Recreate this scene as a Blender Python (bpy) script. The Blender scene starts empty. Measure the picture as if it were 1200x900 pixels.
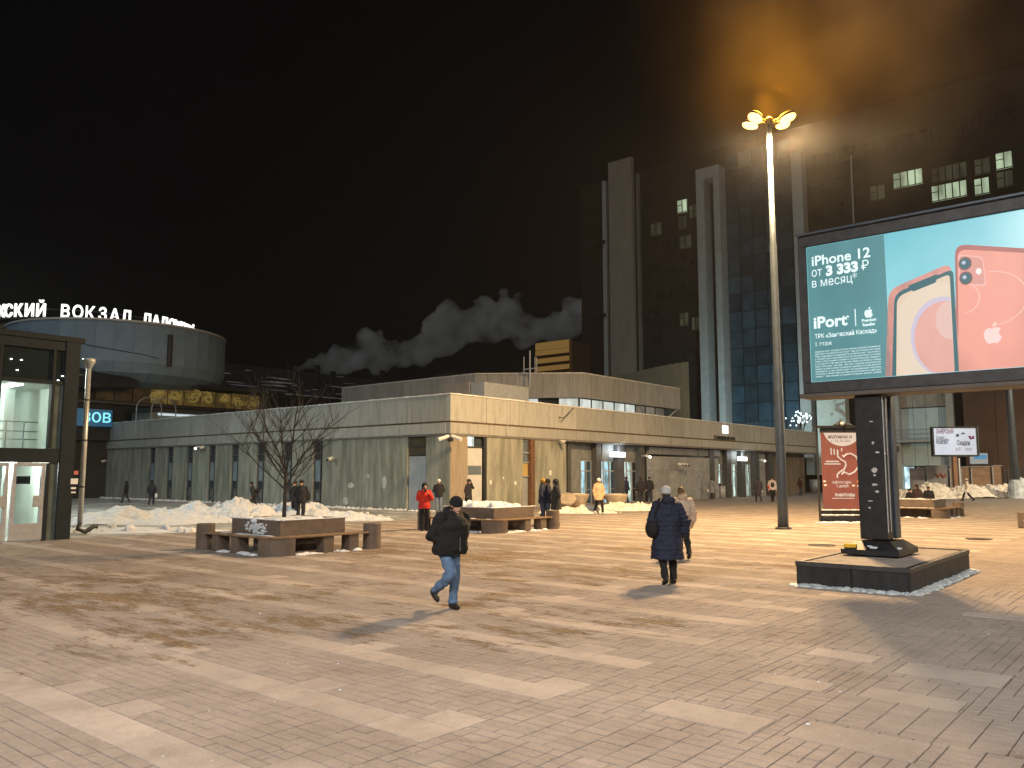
import bpy, bmesh, math, random
from mathutils import Vector, Matrix, noise as mnoise
from mathutils.geometry import tessellate_polygon
R = math.radians
rnd = random.Random(7)
scene = bpy.context.scene
C = scene.collection
# ------------------------------------------------------------------ camera, world, sun, exposure
CAM_H = 2.05; FPX = 960.0; PITCH = R(6.3); HEAD = R(40)      # world axes follow the paving and the station walls
cam = bpy.data.cameras.new('camera'); cam.lens = 28.8; cam.sensor_width = 36; cam.clip_end = 3000; cam.clip_start = 0.1
camo = bpy.data.objects.new('camera', cam); C.objects.link(camo)
camo.location = (0, 0, CAM_H); camo.rotation_euler = (R(90) + PITCH, 0, HEAD - R(90)); scene.camera = camo
w = bpy.data.worlds.new('World'); scene.world = w; w.use_nodes = True
nt = w.node_tree; bg = nt.nodes['Background']
sky = nt.nodes.new('ShaderNodeTexSky'); sky.sky_type = 'NISHITA'; sky.sun_disc = False
sky.sun_elevation = R(-6); sky.sun_rotation = R(220)
mixc = nt.nodes.new('ShaderNodeMixRGB'); mixc.blend_type = 'ADD'; mixc.inputs[0].default_value = 1
mixc.inputs[2].default_value = (0.022, 0.023, 0.03, 1)
nt.links.new(sky.outputs[0], mixc.inputs[1]); nt.links.new(mixc.outputs[0], bg.inputs[0]); bg.inputs[1].default_value = 0.05
sl = bpy.data.lights.new('city_glow', 'SUN'); sl.energy = 0.48; sl.angle = R(50); sl.color = (0.86, 0.95, 1.0)
so = bpy.data.objects.new('city_glow', sl); C.objects.link(so); so.rotation_euler = Vector((0.80, 0.36, -0.85)).to_track_quat('-Z', 'Y').to_euler()
scene.view_settings.view_transform = 'Standard'; scene.view_settings.look = 'None'
scene.view_settings.exposure = 0; scene.view_settings.gamma = 1
scene.cycles.max_bounces = 6; scene.cycles.diffuse_bounces = 3; scene.cycles.glossy_bounces = 3
scene.cycles.transparent_max_bounces = 12; scene.cycles.volume_bounces = 2; scene.cycles.sample_clamp_indirect = 4
scene.cycles.volume_step_rate = 1.0; scene.cycles.volume_max_steps = 128
HAZE = 0.00013
# ------------------------------------------------------------------ measuring helpers (photo survey of 1200 x 900)
def ray(px, py):
    x = (px - 600) / FPX; y = (450 - py) / FPX
    f = math.cos(PITCH) - y * math.sin(PITCH); u = math.sin(PITCH) + y * math.cos(PITCH)
    return f * math.cos(HEAD) + x * math.sin(HEAD), f * math.sin(HEAD) - x * math.cos(HEAD), u
def G(px, py, z=0.0):
    a, b, c = ray(px, py); t = (z - CAM_H) / c; return Vector((a * t, b * t, z))
def onX(px, py, X):
    a, b, c = ray(px, py); t = X / a; return Vector((X, b * t, CAM_H + c * t))
def onY(px, py, Y):
    a, b, c = ray(px, py); t = Y / b; return Vector((a * t, Y, CAM_H + c * t))
def atD(px, py, d):
    a, b, c = ray(px, py); return Vector((a * d, b * d, CAM_H + c * d))
# ------------------------------------------------------------------ materials
MATS = {}
def mat(name, col, rough=0.7, metal=0.0, var=0.15, vscale=1.5, bump=0.0, bscale=20.0, emit=None, estr=1.0, stain=None, streak=0, spec=0.4, randv=0.0, alpha=1, coat=0):
    """one procedural material: base colour varied by noise in world metres, fine bump, optional vertical streaks and stains"""
    if name in MATS: return MATS[name]
    m = bpy.data.materials.new(name); m.use_nodes = True; n = m.node_tree.nodes; l = m.node_tree.links
    b = n['Principled BSDF']; b.inputs['Roughness'].default_value = rough; b.inputs['Metallic'].default_value = metal
    b.inputs['Specular IOR Level'].default_value = spec
    if coat: b.inputs['Coat Weight'].default_value = coat
    geo = n.new('ShaderNodeNewGeometry'); pos = geo.outputs['Position']
    if randv:
        oi = n.new('ShaderNodeObjectInfo'); rs = n.new('ShaderNodeVectorMath'); rs.operation = 'SCALE'; rs.inputs[0].default_value = (17, 23, 9); l.new(oi.outputs['Random'], rs.inputs['Scale'])
        ad = n.new('ShaderNodeVectorMath'); ad.operation = 'ADD'; l.new(pos, ad.inputs[0]); l.new(rs.outputs[0], ad.inputs[1]); pos = ad.outputs[0]
    if streak:
        vm = n.new('ShaderNodeVectorMath'); vm.operation = 'MULTIPLY'; vm.inputs[1].default_value = (1, 1, streak); l.new(pos, vm.inputs[0]); spos = vm.outputs[0]
    else: spos = pos
    no = n.new('ShaderNodeTexNoise'); no.inputs['Scale'].default_value = vscale; no.inputs['Detail'].default_value = 6; no.inputs['Roughness'].default_value = 0.62
    l.new(spos, no.inputs['Vector'])
    ra = n.new('ShaderNodeValToRGB'); ra.color_ramp.elements[0].position = 0.32; ra.color_ramp.elements[1].position = 0.68
    lo = [max(0, c * (1 - var)) for c in col]; hi = [min(1, c * (1 + var)) for c in col]
    ra.color_ramp.elements[0].color = (*lo, 1); ra.color_ramp.elements[1].color = (*hi, 1)
    l.new(no.outputs['Fac'], ra.inputs[0]); out = ra.outputs[0]
    if stain:
        sc, (r0, g0, b0), th, amt = stain
        s = n.new('ShaderNodeTexNoise'); s.inputs['Scale'].default_value = sc; s.inputs['Detail'].default_value = 8; s.inputs['Roughness'].default_value = 0.7
        l.new(spos, s.inputs['Vector'])
        mr = n.new('ShaderNodeMapRange'); mr.inputs[1].default_value = th; mr.inputs[2].default_value = th + 0.1; mr.inputs[4].default_value = amt
        l.new(s.outputs['Fac'], mr.inputs[0])
        mx = n.new('ShaderNodeMixRGB'); l.new(mr.outputs[0], mx.inputs[0]); l.new(out, mx.inputs[1]); mx.inputs[2].default_value = (r0, g0, b0, 1); out = mx.outputs[0]
    if randv:
        hs = n.new('ShaderNodeHueSaturation')
        mr = n.new('ShaderNodeMapRange'); mr.inputs[3].default_value = 1 - randv; mr.inputs[4].default_value = 1 + randv
        l.new(oi.outputs['Random'], mr.inputs[0]); l.new(mr.outputs[0], hs.inputs['Value']); l.new(out, hs.inputs['Color']); out = hs.outputs[0]
    l.new(out, b.inputs['Base Color'])
    if bump:
        nb = n.new('ShaderNodeTexNoise'); nb.inputs['Scale'].default_value = bscale; nb.inputs['Detail'].default_value = 5
        l.new(spos if streak else pos, nb.inputs['Vector'])
        bp = n.new('ShaderNodeBump'); bp.inputs['Strength'].default_value = bump; bp.inputs['Distance'].default_value = 0.02
        l.new(nb.outputs['Fac'], bp.inputs['Height']); l.new(bp.outputs[0], b.inputs['Normal'])
    if emit:
        b.inputs['Emission Color'].default_value = (*emit, 1); b.inputs['Emission Strength'].default_value = estr
    MATS[name] = m; return m
def glow(name, col, s=1.0, varscale=0, lo=0.3):
    """surface that gives off light"""
    if name in MATS: return MATS[name]
    m = bpy.data.materials.new(name); m.use_nodes = True; n = m.node_tree.nodes; l = m.node_tree.links
    b = n['Principled BSDF']; b.inputs['Base Color'].default_value = (0.02, 0.02, 0.02, 1); b.inputs['Roughness'].default_value = 0.4
    b.inputs['Emission Strength'].default_value = s; b.inputs['Emission Color'].default_value = (*col, 1)
    if varscale:
        g = n.new('ShaderNodeNewGeometry'); no = n.new('ShaderNodeTexNoise'); no.inputs['Scale'].default_value = varscale; no.inputs['Detail'].default_value = 3
        vm = n.new('ShaderNodeVectorMath'); vm.operation = 'MULTIPLY'; vm.inputs[1].default_value = (1, 1, 0.45)
        l.new(g.outputs['Position'], vm.inputs[0]); l.new(vm.outputs[0], no.inputs['Vector'])
        ra = n.new('ShaderNodeValToRGB'); ra.color_ramp.elements[0].position = 0.38; ra.color_ramp.elements[1].position = 0.6
        ra.color_ramp.elements[0].color = (*[c * lo for c in col], 1); ra.color_ramp.elements[1].color = (*col, 1)
        l.new(no.outputs['Fac'], ra.inputs[0]); l.new(ra.outputs[0], b.inputs['Emission Color'])
    MATS[name] = m; return m
def glass(name, tint=(0.55, 0.62, 0.62), refl=0.12):
    if name in MATS: return MATS[name]
    m = bpy.data.materials.new(name); m.use_nodes = True; n = m.node_tree.nodes; l = m.node_tree.links
    n.remove(n['Principled BSDF']); o = n['Material Output']
    t = n.new('ShaderNodeBsdfTransparent'); t.inputs[0].default_value = (*tint, 1)
    g = n.new('ShaderNodeBsdfGlossy'); g.inputs['Roughness'].default_value = 0.06
    mx = n.new('ShaderNodeMixShader'); mx.inputs[0].default_value = refl
    l.new(t.outputs[0], mx.inputs[1]); l.new(g.outputs[0], mx.inputs[2]); l.new(mx.outputs[0], o.inputs[0])
    MATS[name] = m; return m
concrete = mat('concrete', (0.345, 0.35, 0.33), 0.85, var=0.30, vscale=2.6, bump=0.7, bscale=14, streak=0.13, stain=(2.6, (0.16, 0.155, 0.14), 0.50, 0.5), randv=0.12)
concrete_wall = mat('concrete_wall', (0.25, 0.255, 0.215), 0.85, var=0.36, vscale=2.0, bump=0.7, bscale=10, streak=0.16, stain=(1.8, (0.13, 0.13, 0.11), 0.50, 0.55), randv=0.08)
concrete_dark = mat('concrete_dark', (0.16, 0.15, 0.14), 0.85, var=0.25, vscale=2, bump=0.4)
groove_m = mat('groove', (0.12, 0.08, 0.04), 0.9, var=0.3)
blackmetal = mat('black_metal', (0.022, 0.023, 0.026), 0.45, metal=0.3, var=0.3, vscale=6, bump=0.1, bscale=30)
darkmetal = mat('dark_metal', (0.055, 0.056, 0.06), 0.5, metal=0.4, var=0.25, vscale=5, bump=0.1)
greymetal = mat('grey_metal', (0.30, 0.32, 0.34), 0.5, metal=0.3, var=0.12, vscale=4, bump=0.08, stain=(7, (0.16, 0.13, 0.1), 0.62, 0.5))
galv = mat('galvanised', (0.52, 0.55, 0.57), 0.35, metal=0.35, var=0.2, vscale=14, bump=0.1)
doorpaint = mat('door_paint', (0.33, 0.36, 0.40), 0.55, var=0.1, vscale=3, bump=0.1, stain=(5, (0.2, 0.18, 0.15), 0.6, 0.4))
snow = mat('snow', (0.56, 0.59, 0.64), 0.75, var=0.16, vscale=3, bump=1.0, bscale=16, stain=(3, (0.30, 0.25, 0.2), 0.56, 0.6))
snow_dirty = mat('snow_dirty', (0.62, 0.58, 0.52), 0.8, var=0.25, vscale=2.5, bump=0.9, bscale=12, stain=(3, (0.28, 0.21, 0.14), 0.54, 0.75))
rust = mat('rust_paint', (0.12, 0.06, 0.03), 0.7, var=0.3, vscale=4)
winglass = mat('window_glass', (0.035, 0.045, 0.055), 0.12, var=0.3, vscale=1.5, spec=0.7)
winblue = mat('window_panel', (0.10, 0.13, 0.16), 0.35, var=0.2, vscale=3)
interior_w = glow('lit_interior_white', (0.75, 0.86, 0.76), 2.2, 2.2, 0.25)
interior_c = glow('lit_interior_cool', (0.55, 0.8, 0.88), 2.0, 2.0, 0.25)
lampwhite = glow('lamp_white', (0.95, 1.0, 0.96), 6)
signwhite = glow('sign_white', (1.0, 1.0, 0.94), 2.2)
# ------------------------------------------------------------------ mesh helpers
_ICO = {}
def ico(sub):
    if sub not in _ICO:
        b = bmesh.new(); bmesh.ops.create_icosphere(b, subdivisions=sub, radius=1); b.verts.ensure_lookup_table()
        _ICO[sub] = ([v.co.copy() for v in b.verts], [tuple(v.index for v in f.verts) for f in b.faces]); b.free()
    return _ICO[sub]
class MB:
    """collects shapes as plain lists and links them as one mesh object"""
    def __init__(s): s.v = []; s.f = []; s.m = []; s.mi = 0; s.fix = True
    def add(s, vs, fs):
        n = len(s.v); s.v += vs; s.f += [tuple(i + n for i in f) for f in fs]; s.m += [s.mi] * len(fs); return s
    def box(s, x0, y0, z0, x1, y1, z1, bev=0):
        xs = sorted((x0, x1)); ys = sorted((y0, y1)); zs = sorted((z0, z1)); bev = min(bev, (xs[1] - xs[0]) * .3, (ys[1] - ys[0]) * .3, (zs[1] - zs[0]) * .3)
        if bev <= 0: return s.add([(x, y, z) for z in zs for y in ys for x in xs], [(0, 2, 3, 1), (4, 5, 7, 6), (0, 1, 5, 4), (2, 6, 7, 3), (0, 4, 6, 2), (1, 3, 7, 5)])
        vs = []; idx = {}
        for ax in range(3):
            for i in (0, 1):
                for j in (0, 1):
                    for k in (0, 1):
                        c = [xs[i], ys[j], zs[k]]
                        for q, (t, b) in enumerate(zip((i, j, k), range(3))):
                            if q != ax: c[q] += bev if t == 0 else -bev
                        idx[ax, i, j, k] = len(vs); vs.append(tuple(c))
        fs = []
        for i in (0, 1):
            fs += [[idx[0, i, 0, 0], idx[0, i, 1, 0], idx[0, i, 1, 1], idx[0, i, 0, 1]], [idx[1, 0, i, 0], idx[1, 1, i, 0], idx[1, 1, i, 1], idx[1, 0, i, 1]], [idx[2, 0, 0, i], idx[2, 1, 0, i], idx[2, 1, 1, i], idx[2, 0, 1, i]]]
            for j in (0, 1):
                fs += [[idx[0, i, j, 0], idx[0, i, j, 1], idx[1, i, j, 1], idx[1, i, j, 0]], [idx[0, i, 0, j], idx[0, i, 1, j], idx[2, i, 1, j], idx[2, i, 0, j]], [idx[1, 0, i, j], idx[1, 1, i, j], idx[2, 1, i, j], idx[2, 0, i, j]]]
                for k in (0, 1): fs.append([idx[0, i, j, k], idx[1, i, j, k], idx[2, i, j, k]])
        return s.add(vs, fs)
    def poly(s, pts, z0, z1):
        n = len(pts); return s.add([(p[0], p[1], z0) for p in pts] + [(p[0], p[1], z1) for p in pts], [tuple(range(n))[::-1], tuple(range(n, 2 * n))] + [(i, (i + 1) % n, n + (i + 1) % n, n + i) for i in range(n)])
    def loft(s, rings, closed=True, caps=True):
        n = len(rings[0]); vs = [tuple(p) for r in rings for p in r]; fs = []
        for k in range(len(rings) - 1):
            for i in range(n if closed else n - 1): fs.append((k * n + i, k * n + (i + 1) % n, (k + 1) * n + (i + 1) % n, (k + 1) * n + i))
        if caps: fs += [tuple(range(n))[::-1], tuple(range((len(rings) - 1) * n, len(rings) * n))]
        return s.add(vs, fs)
    def lathe(s, c, prof, n=20, caps=True):
        return s.loft([[(c[0] + r * math.cos(2 * math.pi * i / n), c[1] + r * math.sin(2 * math.pi * i / n), c[2] + z) for i in range(n)] for r, z in prof], caps=caps)
    def tube(s, pts, rad, n=8):
        pts = [Vector(p) for p in pts]; rings = []
        if not isinstance(rad, (list, tuple)): rad = [rad] * len(pts)
        pu = None
        for i, p in enumerate(pts):
            d = (pts[min(i + 1, len(pts) - 1)] - pts[max(i - 1, 0)]).normalized()
            if pu is None: u = d.cross(Vector((0, 0, 1)) if abs(d.z) < 0.95 else Vector((1, 0, 0))).normalized()
            else: u = (pu - d * pu.dot(d)).normalized()
            pu = u; v = d.cross(u)
            rings.append([p + (u * math.cos(2 * math.pi * k / n) + v * math.sin(2 * math.pi * k / n)) * rad[i] for k in range(n)])
        return s.loft(rings)
    def quad(s, a, b, c, d): return s.add([a, b, c, d], [(0, 1, 2, 3)])
    def blob(s, c, r, rot=None, sub=3):
        vs, fs = ico(sub); c = Vector(c)
        if rot: return s.add([tuple(c + rot @ Vector((v.x * r[0], v.y * r[1], v.z * r[2]))) for v in vs], fs)
        return s.add([(c.x + v.x * r[0], c.y + v.y * r[1], c.z + v.z * r[2]) for v in vs], fs)
    def limb(s, p0, r0, p1, r1, n=10):
        p0 = Vector(p0); p1 = Vector(p1); s.tube([p0, p1], [r0, r1], n); s.blob(p0, (r0,) * 3, sub=2); s.blob(p1, (r1,) * 3, sub=2); return s
    def build(s, name, m=None, parent=None, smooth=False, label=None):
        if parent is not None:
            r = parent
            while r.parent: r = r.parent
            o0 = r.location; s.v = [(p[0] - o0.x, p[1] - o0.y, p[2] - o0.z) for p in s.v]
        me = bpy.data.meshes.new(name); me.from_pydata(s.v, [], s.f)
        if any(s.m): me.polygons.foreach_set('material_index', s.m)
        if s.fix:
            bm = bmesh.new(); bm.from_mesh(me); bmesh.ops.recalc_face_normals(bm, faces=bm.faces); bm.to_mesh(me); bm.free()
        me.validate(); me.update()
        for mm in (m if isinstance(m, (list, tuple)) else [m]):
            if mm: me.materials.append(mm)
        if smooth: me.shade_smooth()
        o = bpy.data.objects.new(name, me); C.objects.link(o)
        if parent is not None: o.parent = parent
        if label: o['label'] = label
        return o
def tag(o, label=None, cat=None, group=None, kind=None):
    if label: o['label'] = label
    if cat: o['category'] = cat
    if group: o['group'] = group
    if kind: o['kind'] = kind
    return o
def thing(name, loc, label, cat, group=None):
    o = bpy.data.objects.new(name, None); C.objects.link(o); o.location = loc; o.empty_display_size = 0.2
    return tag(o, label, cat, group)
def struct(name, mb, m): o = mb.build(name, m); o['kind'] = 'structure'; return o
def copy_tree(o, parent=None):
    c = o.copy(); C.objects.link(c); c.parent = parent
    for ch in list(o.children): copy_tree(ch, c)
    return c
_tmp = bpy.data.scenes.new('lettering_workshop')
def text_mb(txt, size, depth=0.0, bold=0.0):
    """lettering as a mesh in the XY plane"""
    cu = bpy.data.curves.new('t', 'FONT'); cu.body = txt; cu.size = size; cu.extrude = depth; cu.offset = bold; cu.resolution_u = 3
    o = bpy.data.objects.new('t', cu); _tmp.collection.objects.link(o); vl = _tmp.view_layers[0]; vl.update(); me = bpy.data.meshes.new_from_object(o.evaluated_get(vl.depsgraph))
    mb = MB(); mb.fix = False; mb.add([tuple(v.co) for v in me.vertices], [tuple(p.vertices) for p in me.polygons]); bpy.data.objects.remove(o); bpy.data.curves.remove(cu); bpy.data.meshes.remove(me)
    return mb
def place_text(txt, origin, xdir, size, m, parent, name='lettering', depth=0.0, bold=0.0, width=None, up=Vector((0, 0, 1)), align='L', shear=0):
    mb = text_mb(txt, size, depth, bold); xs = [v[0] for v in mb.v] or [0]
    w0 = max(xs) - min(xs); sx = (width / w0) if width and w0 else 1
    off = {'L': 0, 'C': -(max(xs) + min(xs)) / 2, 'R': -max(xs)}[align]
    xd = Vector(xdir).normalized(); n = xd.cross(up); o = Vector(origin)
    mb.v = [tuple(o + xd * ((x + off) * sx) + up * y + n * z) for x, y, z in mb.v]
    return mb.build(name, m, parent)
# ------------------------------------------------------------------ ground and paving
BX, BY = 32.64, 31.86            # the station corner
def paving_mat(name, brick=True, base=(0.30, 0.255, 0.225)):
    m = bpy.data.materials.new(name); m.use_nodes = True; n = m.node_tree.nodes; l = m.node_tree.links; b = n['Principled BSDF']
    g = n.new('ShaderNodeNewGeometry'); pos = g.outputs['Position']
    def noise(sc, det=6, v=pos, rough=0.6):
        q = n.new('ShaderNodeTexNoise'); q.inputs['Scale'].default_value = sc; q.inputs['Detail'].default_value = det; q.inputs['Roughness'].default_value = rough; l.new(v, q.inputs['Vector']); return q.outputs['Fac']
    def mrange(v, a, c, d=0, e=1):
        q = n.new('ShaderNodeMapRange'); q.inputs[1].default_value = a; q.inputs[2].default_value = c; q.inputs[3].default_value = d; q.inputs[4].default_value = e; l.new(v, q.inputs[0]); return q.outputs[0]
    def math_(op, a, c):
        q = n.new('ShaderNodeMath'); q.operation = op
        for i, v in enumerate((a, c)):
            if isinstance(v, (int, float)): q.inputs[i].default_value = v
            else: l.new(v, q.inputs[i])
        return q.outputs[0]
    def mixc(f, a, c):
        q = n.new('ShaderNodeMixRGB')
        for i, v in enumerate((f, a, c)):
            if isinstance(v, (int, float)): q.inputs[i].default_value = v
            elif isinstance(v, tuple): q.inputs[i].default_value = (*v, 1)
            else: l.new(v, q.inputs[i])
        return q.outputs[0]
    big = noise(0.35, 5); mid = noise(2.5, 6); fine = noise(60, 3)
    c0 = mixc(mrange(big, 0.35, 0.65), tuple(x * 0.86 for x in base), tuple(x * 1.1 for x in base))
    c0 = mixc(mrange(mid, 0.3, 0.7, 0, 0.35), c0, tuple(x * 0.7 for x in base))
    oi = n.new('ShaderNodeObjectInfo'); hs = n.new('ShaderNodeHueSaturation'); l.new(mrange(oi.outputs['Random'], 0, 1, 0.9, 1.1), hs.inputs['Value']); l.new(c0, hs.inputs['Color']); c0 = hs.outputs[0]
    h = fine
    # each paver a shade of its own, then grime, damp patches and grit
    sn_ = n.new('ShaderNodeVectorMath'); sn_.operation = 'SNAP'; sn_.inputs[1].default_value = (0.125, 0.25, 1) if name != 'slab' else (1.555, 1.1, 1); l.new(pos, sn_.inputs[0])
    wn = n.new('ShaderNodeTexWhiteNoise'); l.new(sn_.outputs[0], wn.inputs['Vector']); c0 = mixc(mrange(wn.outputs['Value'], 0.45, 1, 0, 0.42 if name != 'slab' else .2), c0, tuple(x * 0.66 for x in base))
    c0 = mixc(mrange(noise(7, 8, pos, 0.75), 0.48, 0.70, 0, 0.5), c0, tuple(x * 0.62 for x in base))
    c0 = mixc(mrange(noise(0.8, 8, pos, 0.7), 0.50, 0.62, 0, 0.34), c0, (0.15, 0.12, 0.10))
    c0 = mixc(mrange(noise(38, 3, pos, 0.8), 0.52, 0.66, 0, 0.35), c0, tuple(x * 1.35 for x in base))
    if brick:
        sx = n.new('ShaderNodeSeparateXYZ'); l.new(pos, sx.inputs[0]); cx = n.new('ShaderNodeCombineXYZ')
        l.new(sx.outputs[1], cx.inputs[0]); l.new(sx.outputs[0], cx.inputs[1])
        br = n.new('ShaderNodeTexBrick'); l.new(cx.outputs[0], br.inputs['Vector']); br.inputs['Scale'].default_value = 1; br.inputs['Brick Width'].default_value = 0.25; br.inputs['Row Height'].default_value = 0.125
        br.inputs['Mortar Size'].default_value = 0.006; br.inputs['Color1'].default_value = (1, 1, 1, 1); br.inputs['Color2'].default_value = (0.8, 0.8, 0.8, 1); br.inputs['Mortar'].default_value = (0.4, 0.36, 0.32, 1)
        q = n.new('ShaderNodeMixRGB'); q.blend_type = 'MULTIPLY'; q.inputs[0].default_value = 0.85; l.new(c0, q.inputs[1]); l.new(br.outputs[0], q.inputs[2]); c0 = q.outputs[0]
    # trodden brown mud and grit, lying in a patch of the square
    sp = n.new('ShaderNodeSeparateXYZ'); l.new(pos, sp.inputs[0])
    vm = n.new('ShaderNodeVectorMath'); vm.operation = 'MULTIPLY'; vm.inputs[1].default_value = (1.6, 0.55, 1); l.new(pos, vm.inputs[0])
    rot = n.new('ShaderNodeVectorRotate'); rot.inputs['Angle'].default_value = R(35); l.new(vm.outputs[0], rot.inputs['Vector'])
    mud = noise(1.5, 14, rot.outputs[0], 0.80); area = noise(0.23, 2)
    dx = math_('ABSOLUTE', math_('SUBTRACT', sp.outputs[0], 12.5), 0); dy = math_('ABSOLUTE', math_('SUBTRACT', sp.outputs[1], 13.0), 0)
    am = math_('MULTIPLY', mrange(dx, 6, 12, 1, 0), mrange(dy, 3.5, 10, 1, 0))
    th = math_('ADD', mud, math_('MULTIPLY', math_('SUBTRACT', area, 0.5), 0.5))
    mm = mrange(math_('ADD', th, math_('MULTIPLY', am, 0.12)), 0.635, 0.70)
    c0 = mixc(math_('MULTIPLY', mm, 0.80), c0, mixc(mrange(noise(16, 5, pos, .8), .42, .62), (0.075, 0.042, 0.016), (0.26, 0.18, 0.09)))
    # pale salt and frost film
    fr = mrange(noise(0.9, 9, pos, 0.75), 0.60, 0.74, 0, 0.55)
    c0 = mixc(math_('MULTIPLY', fr, mrange(sp.outputs[1], 14, 30, 0.12, 1)), c0, (0.55, 0.53, 0.5))
    spk = mrange(noise(9, 4, pos, 0.8), 0.70, 0.74, 0, 0.3); c0 = mixc(spk, c0, (0.5, 0.46, 0.42))
    l.new(c0, b.inputs['Base Color']); l.new(mrange(mid, 0.3, 0.7, 0.82, 0.97), b.inputs['Roughness']); b.inputs['Specular IOR Level'].default_value = 0.15
    hh = math_('ADD', math_('MULTIPLY', fine, 0.25), math_('MULTIPLY', math_('MULTIPLY', mm, noise(14, 6)), 1.2))
    bp = n.new('ShaderNodeBump'); bp.inputs['Strength'].default_value = 0.55; bp.inputs['Distance'].default_value = 0.02; l.new(hh, bp.inputs['Height']); l.new(bp.outputs[0], b.inputs['Normal'])
    return m
pv_far = paving_mat('brick_paving', True); pv_brick = paving_mat('paver', False); pv_slab = paving_mat('slab', False, (0.36, 0.31, 0.275))
ground_m = mat('asphalt', (0.10, 0.095, 0.09), 0.85, var=0.3, vscale=0.5, bump=0.5, bscale=40, stain=(0.6, (0.3, 0.3, 0.3), 0.60, 0.5))
apron_m = mat('apron', (0.21, 0.185, 0.17), 0.8, var=0.18, vscale=0.5, bump=0.35, bscale=40, stain=(0.8, (0.36, 0.34, 0.32), 0.62, 0.5))
bed_m = mat('joint_sand', (0.10, 0.08, 0.065), 0.95, var=0.3, vscale=8)
struct('ground', MB().box(-120, -120, -0.5, 260, 260, -0.06), ground_m)
pave = struct('paving', MB().box(-20, -14, -0.12, 62, 28, -0.035), bed_m)
struct('road', MB().box(62.01, -60, -0.12, 130, 23.4, -0.010), apron_m)
struct('pavement', MB().box(33, 23.4, -0.11, 130, 34.5, -0.004), apron_m)
struct('path', MB().box(-20, 28.0, -0.11, 33, 90, -0.006), mat('frosted_path', (0.27, 0.27, 0.26), 0.8, var=0.3, vscale=0.7, bump=0.4, stain=(0.35, (0.55, 0.56, 0.57), 0.5, 0.7)))
PITCHX = 1.555; B0 = 3.02; BW = 0.42; SL = 1.1; YE = 4.75
slabs = []; bricks = []; farq = MB()
def vis(x, y, m=1.0):
    d = x * math.cos(HEAD) + y * math.sin(HEAD); r = x * math.sin(HEAD) - y * math.cos(HEAD)
    return d > 4.2 and abs(r) < d * 0.64 + m
def fill(x0, x1, y0, y1, along):
    """lay pavers of 0.25 x 0.125 in a cell; along='y' puts their length along y"""
    cx, cy = (x0 + x1) / 2, (y0 + y1) / 2
    if not (vis(cx, cy) and math.hypot(cx, cy) < 17.5):
        farq.quad((x0, y0, 0), (x1, y0, 0), (x1, y1, 0), (x0, y1, 0)); return
    W, L = 0.125, 0.25
    if along == 'y': a0, a1, b0, b1 = y0, y1, x0, x1
    else: a0, a1, b0, b1 = x0, x1, y0, y1
    nrow = max(1, round((b1 - b0) / W)); rw = (b1 - b0) / nrow
    for k in range(nrow):
        q0 = b0 + k * rw; s = a0 - (L / 2 if (k + int(q0 * 7)) % 2 else 0)
        while s < a1 - 0.01:
            e = min(s + L, a1); ss = max(s, a0)
            if e - ss > 0.03:
                bricks.append((q0, ss, q0 + rw, e) if along == 'y' else (ss, q0, e, q0 + rw))
            s += L
accents = []
for p, (lx, ly) in (((988, 768), (0.42, 0.75)), ((927, 799), (0.42, 0.75)), ((1068, 819), (0.42, 0.85)), ((1004, 867), (0.55, 0.95)), ((1115, 790), (0.6, 1.0)), ((918, 782), (0.0, 0.0)), ((846, 742), (0, 0)), ((1165, 722), (0.42, 0.8)), ((830, 838), (0.5, 1.0))):
    if lx: g = G(*p); accents.append((g.x - lx / 2, g.y - ly / 2, g.x + lx / 2, g.y + ly / 2))
def hits(b, r): return b[0] < r[2] - 0.001 and b[2] > r[0] + 0.001 and b[1] < r[3] - 0.001 and b[3] > r[1] + 0.001
i = -2
while B0 + i * PITCHX < 62:
    xb = B0 + i * PITCHX; xe = min(xb + PITCHX, 62)
    y = YE; j = 0; off = rnd.choice((0.35, 0.7, 1.1))
    ymax = 28.0 if xb < 33 else 23.4
    while y < ymax:
        y2 = min(y + (off if j == 0 else SL), ymax)
        if not (xb > 40 and j > 30):
            slabs.append((xb, y, xb + BW, y2))
        stub = rnd.random() < (0.28 if j else 0.55)
        if stub and y2 - y > 0.7:
            sy = y + (0 if j == 0 else rnd.choice((0.0, 0.35, 0.6))); sy2 = min(sy + 0.48, y2)
            slabs.append((xb + BW, sy, xb + BW + 0.36, sy2))
            if sy > y + 0.02: fill(xb + BW, xb + BW + 0.36, y, sy, 'y')
            if sy2 < y2 - 0.02: fill(xb + BW, xb + BW + 0.36, sy2, y2, 'y')
            fill(xb + BW + 0.36, xe, y, y2, 'y')
        else: fill(xb + BW, xe, y, y2, 'y')
        y = y2; j += 1
    i += 1
xx = -1.0
while xx < 62:
    yy = YE; k = 0
    while yy > -14:
        y1 = max(yy - 1.0, -14); d = math.hypot(xx + .5, yy)
        al = 'y' if (k < 1 or (int(xx) * 3 + k) % 5) else 'x'
        if yy < 1.6: al = 'x'
        fill(xx, min(xx + 1, 62), y1, yy, al)
        yy = y1; k += 1
    xx += 1.0
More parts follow.
